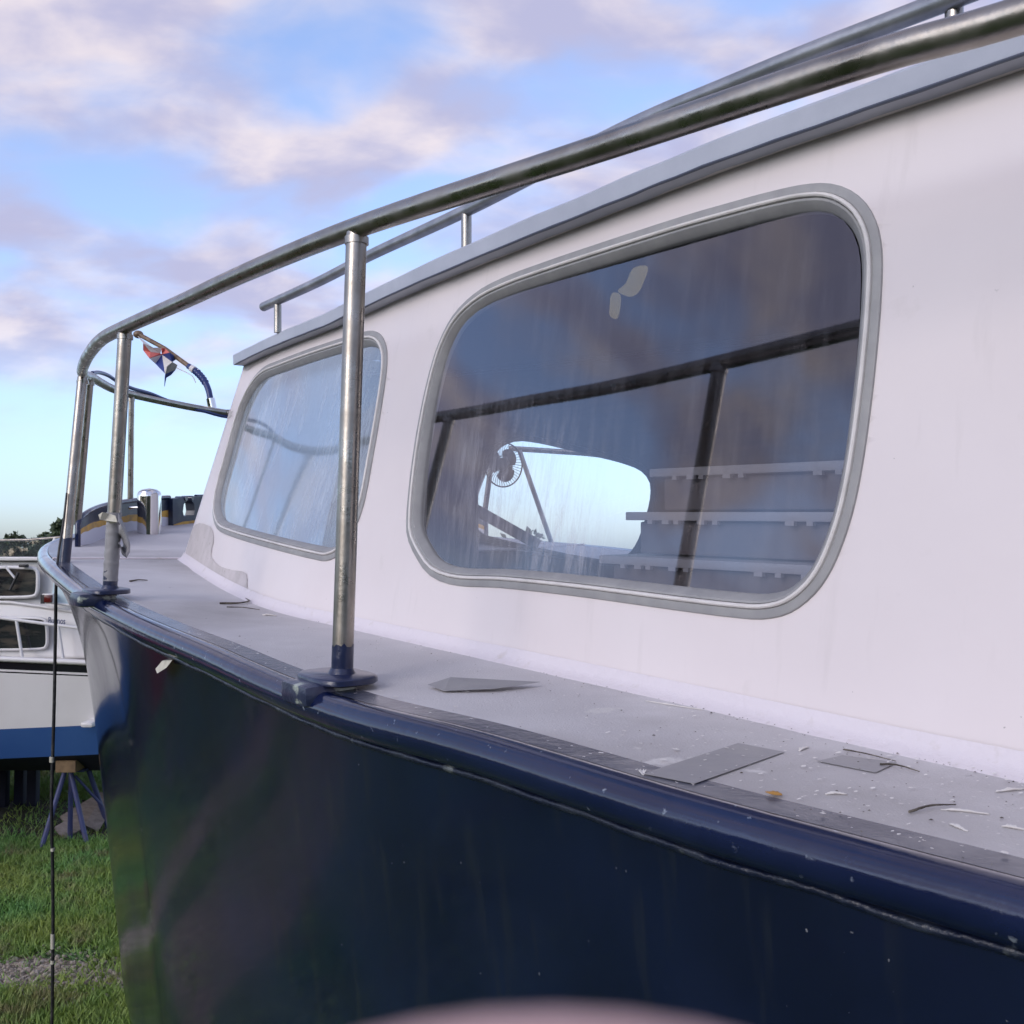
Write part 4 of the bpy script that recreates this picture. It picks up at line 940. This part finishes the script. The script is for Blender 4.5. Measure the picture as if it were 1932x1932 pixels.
# ------------------------------------------------------------------ the cream cruiser behind (port side towards us, bow beyond the left edge)
ND = 8.5
nb_ = empty('motor_cruiser', (Wp(0, 1500, ND)[0], ND+1.3, 0.0), 'cream motor cruiser with black stripe and blue boot top, on stands behind the bow', 'boat')
def N(px, py, back=0.0): return np.array([(px-966)/1932*ND, 0, 0]) + np.array([0, ND+back, 0]) + UP*(Wp(0, py, ND)[2])   # world frame, upright side plane
NB = 2.7
def n_half(px):                       # inset of the side from the beam line towards the bow (left)
    k = np.clip((-520-px)/1000, 0, 1); return k
xs = np.concatenate([np.linspace(-1500, -520, 26), np.linspace(-480, 222, 24)])
def sheer(px): return -(np.clip((-300-px)/1200, 0, 1)**1.6)*70
rows = [('top', 1240, 0.0), ('a', 1247, 0.0), ('b', 1261, 0.004), ('c', 1265, 0.005), ('d', 1267.5, 0.006), ('e', 1375, 0.05), ('f', 1432, 0.10), ('g', 1470, 0.45), ('h', 1492, 1.0), ('k', 1500, 1.35)]
def nside(px, py, inset):
    k = n_half(px); lift = sheer(px)*(1 if py < 1300 else 0.35) if py < 1380 else 0
    slope = 0.055*(px/1.0) if py <= 1270 else (-0.055*px if py > 1300 and py < 1440 else 0)
    slope = np.clip(slope, -14, 12)
    b = k**1.8*(NB/2) + inset*(1-0.2*k); b = min(b, NB/2-0.01)
    return N(px, py+lift+slope*0.8, b)
def nband(name, i0, i1, m, both=True):
    G = np.array([[nside(x, rows[i][1], rows[i][2]) for i in range(i0, i1+1)] for x in xs]); V, F = grid_vf(G)
    mk(name, V, orient(V, F[-3:-2]+F, np.array([0, -1, 0]))[1:], m, nb_, frame='w', sharp=30)
    V2 = np.array(V); V2[:, 1] = 2*(ND+NB/2)-V2[:, 1]
    mk(name, V2, F, m, nb_, frame='w', sharp=30)
nband('topside', 0, 1, M['nwhite']); nband('black_stripe', 1, 2, M['nstripe']); nband('topside', 2, 3, M['nwhite']); nband('pin_stripe', 3, 4, M['nstripe']); nband('topside', 4, 5, M['nwhite'])
nband('boot_top', 5, 6, M['nblue']); nband('underbody', 6, 9, M['nnavy'])
a = [nside(222, r[1], r[2]) for r in rows]; b = [np.array([p[0], 2*(ND+NB/2)-p[1], p[2]]) for p in a]; n = len(a)
mk('transom', a+b, [(i, i+1, n+i+1, n+i) for i in range(n-1)], M['nwhite'], nb_, frame='w', smooth=False)
dk = np.array([[nside(x, 1240, 0.0), np.array([nside(x, 1240, 0)[0], 2*(ND+NB/2)-nside(x, 1240, 0)[1], nside(x, 1240, 0)[2]])] for x in xs]); V, F = grid_vf(dk); mk('deck', V, F, M['nwhite'], nb_, frame='w', smooth=False)
tube('rubbing_strake', [nside(x, 1241, -0.02) for x in xs], 0.022, M['nwhite'], nb_, seg=10, frame='w')
box('swim_step', N(181, 1361, -0.02), (0.10, 0.2, 0.045), M['nwhite'], nb_, bev=0.02, frame='w')
# superstructure
def nwall(name, poly, back0, depth, m, taper=0.0):
    f0 = [N(x, y, back0 + taper*(1240-y)/200) for x, y in poly]; f1 = [p + np.array([0, depth-2*taper*(1240-y)/200, 0]) for p, (x, y) in zip(f0, poly)]
    n = len(poly); F = [tuple(range(n)), tuple(range(n, 2*n))[::-1]]+[(i, n+i, n+(i+1) % n, (i+1) % n) for i in range(n)]
    o = mk(name, f0+f1, F, m, nb_, frame='w', smooth=False); md = o.modifiers.new('bevel', 'BEVEL'); md.width = 0.03; md.segments = 3; md.limit_method = 'ANGLE'; return o
nwall('cabin_side', [(-520, 1172), (-420, 1130), (0, 1138), (149, 1159), (157, 1190), (158, 1246), (-520, 1241)], 0.16, NB-0.32, M['nwhite'], 0.10)
nwall('wheelhouse', [(-330, 1142), (-300, 1056), (80, 1056), (92, 1080), (148, 1152), (149, 1162), (0, 1142)], 0.24, NB-0.48, M['nwhite'], 0.06)
nwall('roof', [(-340, 1053), (-330, 1049.5), (84, 1050.5), (86, 1054.5), (80, 1058), (-335, 1058)], 0.20, NB-0.40, M['nwhite'])
tube('coaming_trim', [N(-300, 1133, 0.20), N(0, 1138, 0.20), N(60, 1146, 0.20), N(149, 1160, 0.20)], 0.014, M['nwhite'], nb_, seg=8, frame='w')
box('stern_panel', N(166, 1216, 0.5), (0.05, 0.9, 0.22), M['rust'], nb_, frame='w')
def nwin(poly, back, frame_r=0.02):
    root = bpy.data.objects.new('window', None); p = spline([N(x, y, back) for x, y in poly], n=60, closed=True); root.location = tuple(p.mean(0)); link(root, nb_)
    tube('frame', np.vstack([p, p[:2]]), frame_r, M['nwhite'], root, seg=8, frame='w', cap=False)
    mk('pane', p+np.array([0, -0.012, 0]), [tuple(range(60))], M['npane'], root, frame='w', smooth=False); return root
def rrect(x0, y0, x1, y1, r=7, sl=0.0):
    q = [(x0, y0+r), (x0, y1-r), (x0+r*0.3, y1-r*0.3), (x0+r, y1), (x1-r, y1), (x1-r*0.3, y1-r*0.3), (x1, y1-r), (x1, y0+r), (x1-r*0.3, y0+r*0.3), (x1-r, y0), (x0+r, y0), (x0+r*0.3, y0+r*0.3)]
    return [(x+(1150-y)*sl, y) for x, y in q]
nwin(rrect(-95, 1073, 52, 1126, 8), 0.195, 0.017)
nwin(rrect(-260, 1073, -125, 1124, 8), 0.195, 0.017)
nwin(rrect(-110, 1169, 76, 1224, 7, -0.06), 0.125, 0.015)
nwin(rrect(-330, 1172, -150, 1221, 7, -0.06), 0.125, 0.015)
# wiper, lamps, screen, rail, lettering
wp = bpy.data.objects.new('wiper', None); wp.location = tuple(N(10, 1095, 0.12)); link(wp, nb_)
tube('wiper_arm', [N(-4, 1069, 0.14), N(17, 1093, 0.13)], 0.010, M['nwhite'], wp, seg=8, frame='w'); tube('wiper_blade', [N(22, 1081, 0.13), N(7, 1114, 0.13)], 0.012, M['black'], wp, seg=8, frame='w')
box('roof_lamp', N(31, 1067.5, 0.14), (0.06, 0.06, 0.025), M['black'], nb_, bev=0.006, frame='w')
lp = bpy.data.objects.new('navigation_lamp', None); lp.location = tuple(N(84, 1130, 0.12)); link(lp, nb_)
box('lamp_housing', N(83, 1130, 0.13), (0.09, 0.10, 0.085), M['nwhite'], lp, bev=0.01, frame='w'); box('lamp_lens', N(86.5, 1130, 0.10), (0.058, 0.10, 0.062), M['redlamp'], lp, bev=0.006, frame='w'); box('lamp_back', N(75.5, 1131, 0.11), (0.028, 0.09, 0.075), M['black'], lp, frame='w')
scp = [(88, 1088), (112, 1110), (134, 1138), (133, 1143), (82, 1136)]
V = [N(x, y, 0.17) for x, y in scp]; o = mk('side_screen', V, [tuple(range(5))], M['nscreen'], nb_, frame='w', smooth=False); o.modifiers.new('t', 'SOLIDIFY').thickness = 0.01
tube('screen_edge', [N(82, 1138, 0.15), N(134, 1145, 0.15)], 0.010, M['nwhite'], nb_, seg=8, frame='w')
tube('side_rail', [N(-420, 1118, 0.05), N(0, 1166, 0.05), N(154, 1186, 0.05)], 0.014, M['nwhite'], nb_, seg=10, frame='w')
for x0, y0, x1, y1 in ((29, 1170, 44, 1240), (108, 1180, 121, 1242), (-55, 1159, -40, 1238), (-140, 1150, -125, 1236)): tube('rail_post', [N(x0, y0, 0.05), N(x1, y1, 0.03)], 0.013, M['nwhite'], nb_, seg=10, frame='w')
fc_ = bpy.data.curves.new('lettering', 'FONT'); fc_.body = 'Buenos'; fc_.size = 0.074; fc_.extrude = 0.001; fc_.offset = 0.0010
tmp = bpy.data.objects.new('lettering_curve', fc_); COL.objects.link(tmp); bpy.context.view_layer.update()
lme = bpy.data.meshes.new_from_object(tmp.evaluated_get(bpy.context.evaluated_depsgraph_get())); bpy.data.objects.remove(tmp); bpy.data.curves.remove(fc_)
lme.materials.clear(); lme.materials.append(M['text']); lme.name = 'lettering'
lx0 = min(v.co.x for v in lme.vertices); lx1 = max(v.co.x for v in lme.vertices); lo0 = N(84.6, 1176.5, 0.105); lsc = (126.5-94.8)/1932*(ND+0.1)/(lx1-lx0)
for v in lme.vertices:
    x_, y_ = (v.co.x-lx0)*lsc, v.co.y; v.co = Vector((lo0[0]+x_, lo0[1]-v.co.z-0.004, lo0[2]+y_-x_*0.06))
link(bpy.data.objects.new('lettering', lme), nb_)
# windscreen above the wheelhouse roof
sc = bpy.data.objects.new('windscreen', None); sc.location = tuple(N(40, 1050, 0.4)); link(sc, nb_)
tube('top_bar', [N(-300, 1020, 0.5), N(0, 1016, 0.5), N(54, 1011.5, 0.5), N(125, 1010, 0.5)], 0.011, M['steel'], sc, seg=8, frame='w')
for x0, x1 in ((54, 37), (-120, -136)): tube('bar', [N(x0, 1012, 0.5), N(x1, 1052, 0.5)], 0.016, M['nwhite'], sc, seg=8, frame='w')
for x0, x1 in ((-118, 34), (40, 122)):
    V = [N(x0, 1014, 0.51), N(x1+16 if x1 < 50 else x1, 1013, 0.51), N(x1, 1051, 0.51), N(x0-14, 1051, 0.51)]; o = mk('screen_pane', V, [(0, 1, 2, 3)], M['nclear'], sc, frame='w', smooth=False)

# stands, blocks, boards -----------------------------------------------------
def stand(apex_px, apex_py, feet, lab, brace=None):
    ap = Wp(apex_px, apex_py, 8.8)
    e = empty('boat_stand', (ap[0], ap[1], 0), lab, 'stand', 'blue steel stands under the cream cruiser')
    for (tx, ty), (fx_, fy) in feet:
        g = ground_at(fx_, fy); t_ = Wp(tx, ty, 8.8); t_[1] = ap[1]+np.clip(g[1]-ap[1], -0.06, 0.06)
        tube('leg', [t_, g], 0.021, M['standblue'], e, seg=12, frame='w')
    box('head_plate', ap+np.array([0, 0, 0.005]), (0.20, 0.18, 0.02), M['standblue'], e, bev=0.004, frame='w')
    if brace: tube('brace', [Wp(*brace[0]), Wp(*brace[1])], 0.012, M['standblue'], e, seg=8, frame='w')
    return ap
ap = stand(144, 1452, [((137, 1446), (163, 1590)), ((140, 1446), (132, 1582)), ((157, 1442), (207, 1568)), ((130, 1446), (78, 1600))], 'blue tripod boat stand holding the cream hull, in front of the boards', ((142, 1464, 8.74), (193, 1520, 8.86)))
o = box('timber_block', ap+np.array([0, -0.05, 0.068]), (0.17, 0.34, 0.10), M['beam'], None, bev=0.008, frame='w'); tag(o, 'brown timber block wedged between the blue stand and the cream hull', 'timber')
for x, y in ((38, 1518), (62, 1520), (5, 1522)):
    g = ground_at(x, y); o = box('keel_prop', g+UP*0.18, (0.09, 0.09, 0.36), M['nnavy'], None, bev=0.006, frame='w')
    tag(o, {38: 'middle of three dark props under the keel of the cream cruiser', 62: 'rightmost of three dark props under the keel of the cream cruiser', 5: 'leftmost of three dark props under the keel of the cream cruiser'}[x], 'prop', 'dark props under the keel')
def board(a_, b_, w_, t_, lab, tilt=0.3):
    d_ = unit(b_-a_); s_ = unit(np.cross(d_, UP)); s_ = s_*math.cos(tilt)+np.cross(d_, s_)*math.sin(tilt); u_ = np.cross(s_, d_)
    o = box('board', (a_+b_)/2, (np.linalg.norm(b_-a_), w_, t_), M['timber'], None, np.array([d_, s_, u_]), 0.004, 'w'); tag(o, lab, 'board', 'weathered boards by the stand')
board(Wp(112, 1574, 8.75), Wp(199, 1524, 9.05), 0.15, 0.045, 'lower weathered grey board leaning behind the blue stand', 0.7)
board(Wp(122, 1553, 9.0), Wp(200, 1506, 9.25), 0.15, 0.04, 'upper weathered grey board leaning behind the blue stand', 0.7)
board(Wp(172, 1563, 8.85), Wp(203, 1512, 9.0), 0.13, 0.03, 'short pale board propped across the two grey boards', 0.9)

# ground surfaces ------------------------------------------------------------
def strip_poly(x0, x1, y0, y1, n=60, amp=0.14, seed=0):
    xs_ = np.linspace(x0, x1, n)
    a_ = [(x, y0 + amp*mnoise.noise(Vector((x*1.1, seed, 0)))+0.05*mnoise.noise(Vector((x*5, seed, 2)))) for x in xs_]; b2 = [(x, y1 + amp*mnoise.noise(Vector((x*1.1, seed+5, 0)))+0.05*mnoise.noise(Vector((x*5, seed, 7)))) for x in xs_[::-1]]
    return a_+b2
path_bands = [(-14, 10, 5.72, 6.18, 1), (-14, 10, 4.2, 5.28, 2)]
for k, (x0, x1, y0, y1, sd_) in enumerate(path_bands): sheet('path', strip_poly(x0, x1, y0, y1, seed=sd_), 0.004+0.0*k, M['track'])
sheet('earth_patch', strip_poly(-9, -2.4, 8.75, 10.3, seed=4, amp=0.3), 0.004, M['dirt'])
# grass blades in the part of the field that shows
n = 240000
d_ = 4.5 + 10*RNG.random(n)**1.7; u_ = -0.56 + 0.24*RNG.random(n); gx = u_*d_; gy = d_
wide = np.arange(n) > 90000                                  # thinner cover over the rest of the yard
gx[wide] = -13 + 12.5*RNG.random(wide.sum()); gy[wide] = 1.5 + 14*RNG.random(wide.sum())
def inband(x, y):
    r_ = np.zeros(len(x), bool)
    for x0, x1, y0, y1, sd_ in path_bands: r_ |= (y > y0) & (y < y1)
    return r_
keep = ~(inband(gx, gy) & (RNG.random(n) < 0.62)) & ~((gy > 8.8) & (gy < 10.2) & (RNG.random(n) < 0.80))
cl = np.array([mnoise.noise(Vector((x*1.3, y*1.3, 0))) for x, y in zip(gx, gy)]); keep &= (cl > -0.30) | (RNG.random(n) < 0.22)
gx, gy, cl = gx[keep], gy[keep], cl[keep]; n = len(gx)
w_wide = 1.0 + 0.8*((gx/gy < -0.57) | (gx/gy > -0.31))
h = (0.020+0.045*RNG.random(n))*(1+0.6*cl); w = (0.004+0.004*RNG.random(n))*w_wide; an = RNG.random(n)*2*np.pi; lx = RNG.normal(0, 0.030, n); ly = RNG.normal(0, 0.030, n)
V = np.zeros((n, 3, 3)); V[:, 0] = np.stack([gx-w*np.cos(an), gy-w*np.sin(an), np.zeros(n)], 1); V[:, 1] = np.stack([gx+w*np.cos(an), gy+w*np.sin(an), np.zeros(n)], 1); V[:, 2] = np.stack([gx+lx, gy+ly, h], 1)
def big_mesh(name, V, k, m):
    V = V.reshape(-1, 3); n = len(V)//k; me = bpy.data.meshes.new(name); me.vertices.add(len(V)); me.vertices.foreach_set('co', V.astype(np.float32).ravel())
    me.loops.add(n*k); me.loops.foreach_set('vertex_index', np.arange(n*k, dtype=np.int32)); me.polygons.add(n); me.polygons.foreach_set('loop_start', np.arange(0, n*k, k, dtype=np.int32)); me.polygons.foreach_set('loop_total', np.full(n, k, np.int32))
    me.materials.append(m); me.update(); me.validate(); o = bpy.data.objects.new(name, me); COL.objects.link(o); return o
tag(big_mesh('grass', V, 3, M['blade']), 'short green grass around the boats', 'grass', kind='stuff')
# pebbles on the wheel tracks
PV, PF = [], []
for k in range(5000):
    b_ = path_bands[0] if random.random() < 0.6 else path_bands[1]
    y = random.gauss((b_[2]+b_[3])/2, (b_[3]-b_[2])*0.33); x = random.uniform(-0.56, -0.33)*y if k < 2200 else random.uniform(-10, -1.6); r_ = random.uniform(0.005, 0.018)*(1.6 if random.random() < 0.08 else 1); o_ = len(PV); a0 = random.random()*6
    for j in range(5): PV.append((x+r_*math.cos(a0+j*1.257)*random.uniform(.8, 1.2), y+r_*math.sin(a0+j*1.257)*random.uniform(.8, 1.2), 0.003))
    for j in range(5): PV.append((x+0.6*r_*math.cos(a0+j*1.257), y+0.6*r_*math.sin(a0+j*1.257), 0.003+r_*random.uniform(.5, .9)))
    PF += [(o_+j, o_+(j+1) % 5, o_+5+(j+1) % 5, o_+5+j) for j in range(5)]+[tuple(o_+5+j for j in range(5))]
tag(mk('gravel', PV, PF, M['pebble'], smooth=False, frame='w'), 'pale gravel on the wheel tracks through the grass', 'gravel', kind='stuff')

# trees -----------------------------------------------------------------------
def leaf_cloud(cs, rs, n, size, seed):
    g = np.random.default_rng(seed); P_ = []
    idx = g.integers(0, len(cs), n); v = g.normal(size=(n, 3)); v /= np.linalg.norm(v, axis=1)[:, None]; rr_ = g.random(n)**0.45
    c = np.asarray(cs)[idx] + v*(rr_*np.asarray(rs)[idx])[:, None]*np.array([1, 1, 0.8])
    a = g.normal(size=(n, 3)); a /= np.linalg.norm(a, axis=1)[:, None]; b = np.cross(a, g.normal(size=(n, 3))); b /= np.linalg.norm(b, axis=1)[:, None]
    s_ = size*(0.6+0.8*g.random(n))[:, None]
    return np.stack([c-a*s_, c+b*s_*0.5, c+a*s_, c-b*s_*0.5], 1)
def tree(x, y, ht, sp, seed, lab, nl=2600, size=0.16):
    g = random.Random(seed); e = empty('tree', (x, y, 0), lab, 'tree', 'trees on the horizon')
    parts = [tube_vf([np.array([x, y, 0]), np.array([x+g.uniform(-.1, .1), y, ht*0.35]), np.array([x+g.uniform(-.2, .2), y, ht*0.75])], np.array([0.14, 0.10, 0.05]), 8)]
    cs, rs = [], []
    for k in range(9):
        a = g.uniform(0, 6.28); q = np.array([x+sp*g.uniform(.2, .8)*math.cos(a), y+sp*g.uniform(.2, .8)*math.sin(a), ht*g.uniform(0.42, 0.90)])
        parts.append(tube_vf([np.array([x, y, ht*0.3]), (q+np.array([x, y, ht*0.4]))/2, q], np.array([0.06, 0.04, 0.015]), 6)); cs.append(q); rs.append(sp*g.uniform(0.28, 0.5))
    mk('trunk', *join(parts), M['bark'], e, frame='w')
    o = big_mesh('crown', leaf_cloud(cs, rs, nl, size, seed), 4, M['treeleaf']); o.parent = e; o.matrix_parent_inverse = Matrix.Translation(-Vector(e.location))
for k, (px, d_, ht, sp, lab) in enumerate(((6, 46, 3.3, 1.1, 'small round tree beyond the screen of the cream cruiser, at the left edge'), (33, 44, 3.6, 1.2, 'bushy tree beyond the screen of the cream cruiser, left of the slanted bar'),
        (57, 47, 4.1, 1.1, 'taller bushy tree beyond the screen of the cream cruiser, right of the slanted bar'), (84, 45, 3.7, 1.1, 'dense tree beyond the cream cruiser, beside the navy bow'), (104, 30, 3.75, 0.55, 'thin tall sapling beside the bow posts, rising above the other trees'))):
    tree((px-966)/1932*d_, d_, ht, sp, 40+k, lab, size=0.13)
# far-off wood round the yard; unseen nearer trees behind camera added to darken reflections
cs, rs = [], []
g = random.Random(5)
for k in range(420):
    a = g.uniform(0, 2*math.pi); rad_ = g.uniform(75, 110); behind = math.cos(a) < -0.1
    if behind: rad_ = g.uniform(26, 42)
    hgt = g.uniform(1.2, 3.6) if not behind else g.uniform(1.5, 6.5)
    cs.append(np.array([rad_*math.sin(a), rad_*math.cos(a), hgt*0.8])); rs.append(g.uniform(1.6, 3.0))
tag(big_mesh('woodland', leaf_cloud(cs, rs, 42000, 0.42, 9), 4, M['treeleaf']), 'dark line of woodland round the horizon, with unseen trees added behind the camera', 'woodland', kind='stuff')

# ------------------------------------------------------------------ the photographer's hand: a fingertip strays into the lower edge, out of focus
M['skin'] = mat('skin', (0.50, 0.32, 0.29), 0.5, var=((0.42, 0.26, 0.23), 60, 0.4, 0.7)); M['skin'].node_tree.nodes['Principled BSDF'].inputs['Subsurface Weight'].default_value = 0.0
M['sleeve'] = mat('dark_sleeve', (0.03, 0.035, 0.05), 0.9); M['nail'] = mat('fingernail', (0.60, 0.40, 0.36), 0.3)
hv, he, hr_ = [], [], []
def chain(pts, rad, root=None):
    prev = root
    for p, r in zip(pts, rad):
        hv.append(np.array(p)); hr_.append(r); i = len(hv)-1
        if prev is not None: he.append((prev, i))
        prev = i
    return prev
wrist = chain([(0.075, -0.10, -0.330), (0.060, -0.03, -0.235), (0.052, 0.010, -0.180)], [0.036, 0.030, 0.027])
palm = chain([(0.040, 0.040, -0.140)], [0.030], wrist)
k1 = chain([(0.030, 0.058, -0.095), (0.0265, 0.052, -0.056)], [0.0125, 0.0108], palm); chain([(0.0160, 0.0485, -0.0358), (0.0045, 0.0465, -0.0312), (-0.0065, 0.0460, -0.0320), (-0.0125, 0.0460, -0.0346)], [0.0100, 0.0094, 0.0090, 0.0078], k1)
k2 = chain([(0.046, 0.070, -0.112)], [0.013], palm); chain([(0.044, 0.088, -0.088), (0.034, 0.084, -0.071), (0.026, 0.072, -0.073)], [0.0094, 0.0088, 0.0080], k2)
k3 = chain([(0.060, 0.066, -0.118)], [0.0125], palm); chain([(0.061, 0.086, -0.098), (0.052, 0.083, -0.081), (0.044, 0.071, -0.082)], [0.0090, 0.0084, 0.0076], k3)
k4 = chain([(0.074, 0.056, -0.128)], [0.0115], palm); chain([(0.077, 0.075, -0.110), (0.070, 0.073, -0.095), (0.062, 0.062, -0.095)], [0.0080, 0.0074, 0.0066], k4)
th = chain([(0.022, 0.014, -0.148)], [0.014], palm); chain([(0.000, 0.012, -0.122), (-0.014, 0.022, -0.100), (-0.018, 0.028, -0.086)], [0.0110, 0.0098, 0.0085], th)
me = bpy.data.meshes.new('person'); me.from_pydata([tuple(p) for p in to_w(np.array(hv))], he, []); me.materials.append(M['skin'])
hand = bpy.data.objects.new('person', me); COL.objects.link(hand)
sk = hand.modifiers.new('skin', 'SKIN'); me.skin_vertices[0].data[0].use_root = True
for i, r in enumerate(hr_): me.skin_vertices[0].data[i].radius = (r, r)
sb = hand.modifiers.new('smooth', 'SUBSURF'); sb.levels = 2; sb.render_levels = 2
sk.use_smooth_shade = True
tag(hand, 'out of focus fingertip of the person taking the picture, at the lower edge', 'person')

# ------------------------------------------------------------------ red dinghy on trestles, added out of view for the bow's red sheen
M['redpaint'] = mat('dark_red_paint', (0.16, 0.014, 0.012), 0.35, var=((0.10, 0.012, 0.012), 3, 0.4, 0.7))
dg = empty('dinghy', (-7.0, 6.6, 0), 'added dark red dinghy out of view, standing in for the source of the red sheen on the navy bow', 'dinghy')
G = []
for i in range(19):
    x = i/18; wdt_ = 0.72*(1-(max(0, x-0.45)/0.55)**2.2)*(0.9+0.1*min(1, x*5)); row = []
    for j in range(13):
        a = math.pi*j/12; row.append(np.array([-9.2+4.4*x, 6.6-wdt_*math.cos(a), 0.75+0.62*math.sin(a)**0.7*(1-0.25*x**3)]))
    G.append(row)
V, F = grid_vf(np.array(G)); mk('hull', V, F, M['redpaint'], dg, frame='w', sharp=0)
tube('keel_strip', [np.array([-9.2+4.4*x, 6.6, 0.755+0.62*(1-0.25*x**3)]) for x in np.linspace(0, 0.98, 12)], 0.02, M['timber'], dg, seg=8, frame='w')
for x in (-8.5, -5.8):
    t_ = empty('trestle', (x, 6.6, 0), 'timber trestle under the rear end of the added red dinghy' if x < -7 else 'timber trestle under the bow end of the added red dinghy', 'trestle')
    box('crossbar', (x, 6.6, 0.70), (0.09, 1.3, 0.09), M['timber'], t_, frame='w')
    for yy in (-0.55, 0.55):
        for xx in (-0.18, 0.18): tube('leg', [np.array([x+xx, 6.6+yy, 0]), np.array([x+xx*0.2, 6.6+yy, 0.68])], 0.03, M['timber'], t_, seg=6, frame='w')

# dark crumbs of dirt and bark, gathered along the foot of the cabin wall
V, F = [], []
for k in range(260):
    px = random.uniform(350, 1932); lo_ = np.interp(px, [345, 420, 520, 690, 1300, 1932], [1062, 1108, 1153, 1196, 1333, 1475]); hi_ = np.interp(px, [345, 409, 650, 900, 1300, 1932], [1180, 1235, 1300, 1380, 1500, 1650])
    h = hit(deck_bvh, px, lo_ + (hi_-lo_)*random.random()**3.2)
    if h is None or h[0][1] > 4.3: continue
    r_ = random.uniform(0.0006, 0.0017)*(1.8 if random.random() < 0.08 else 1); o_ = len(V); a0 = random.random()*6; el = random.uniform(0.25, 0.9); c_ = h[0]+UP*0.002
    for j in range(5): V.append(c_ + np.array([r_*math.cos(a0+j*1.257)*random.uniform(.7, 1.3), el*r_*math.sin(a0+j*1.257), 0.0]))
    V.append(c_ + UP*r_*0.6); F += [(o_+j, o_+(j+1) % 5, o_+5) for j in range(5)]
tag(mk('dirt_crumbs', V, F, M['twig'], smooth=False), 'dark crumbs of dirt along the foot of the cabin wall', 'dirt', kind='stuff')
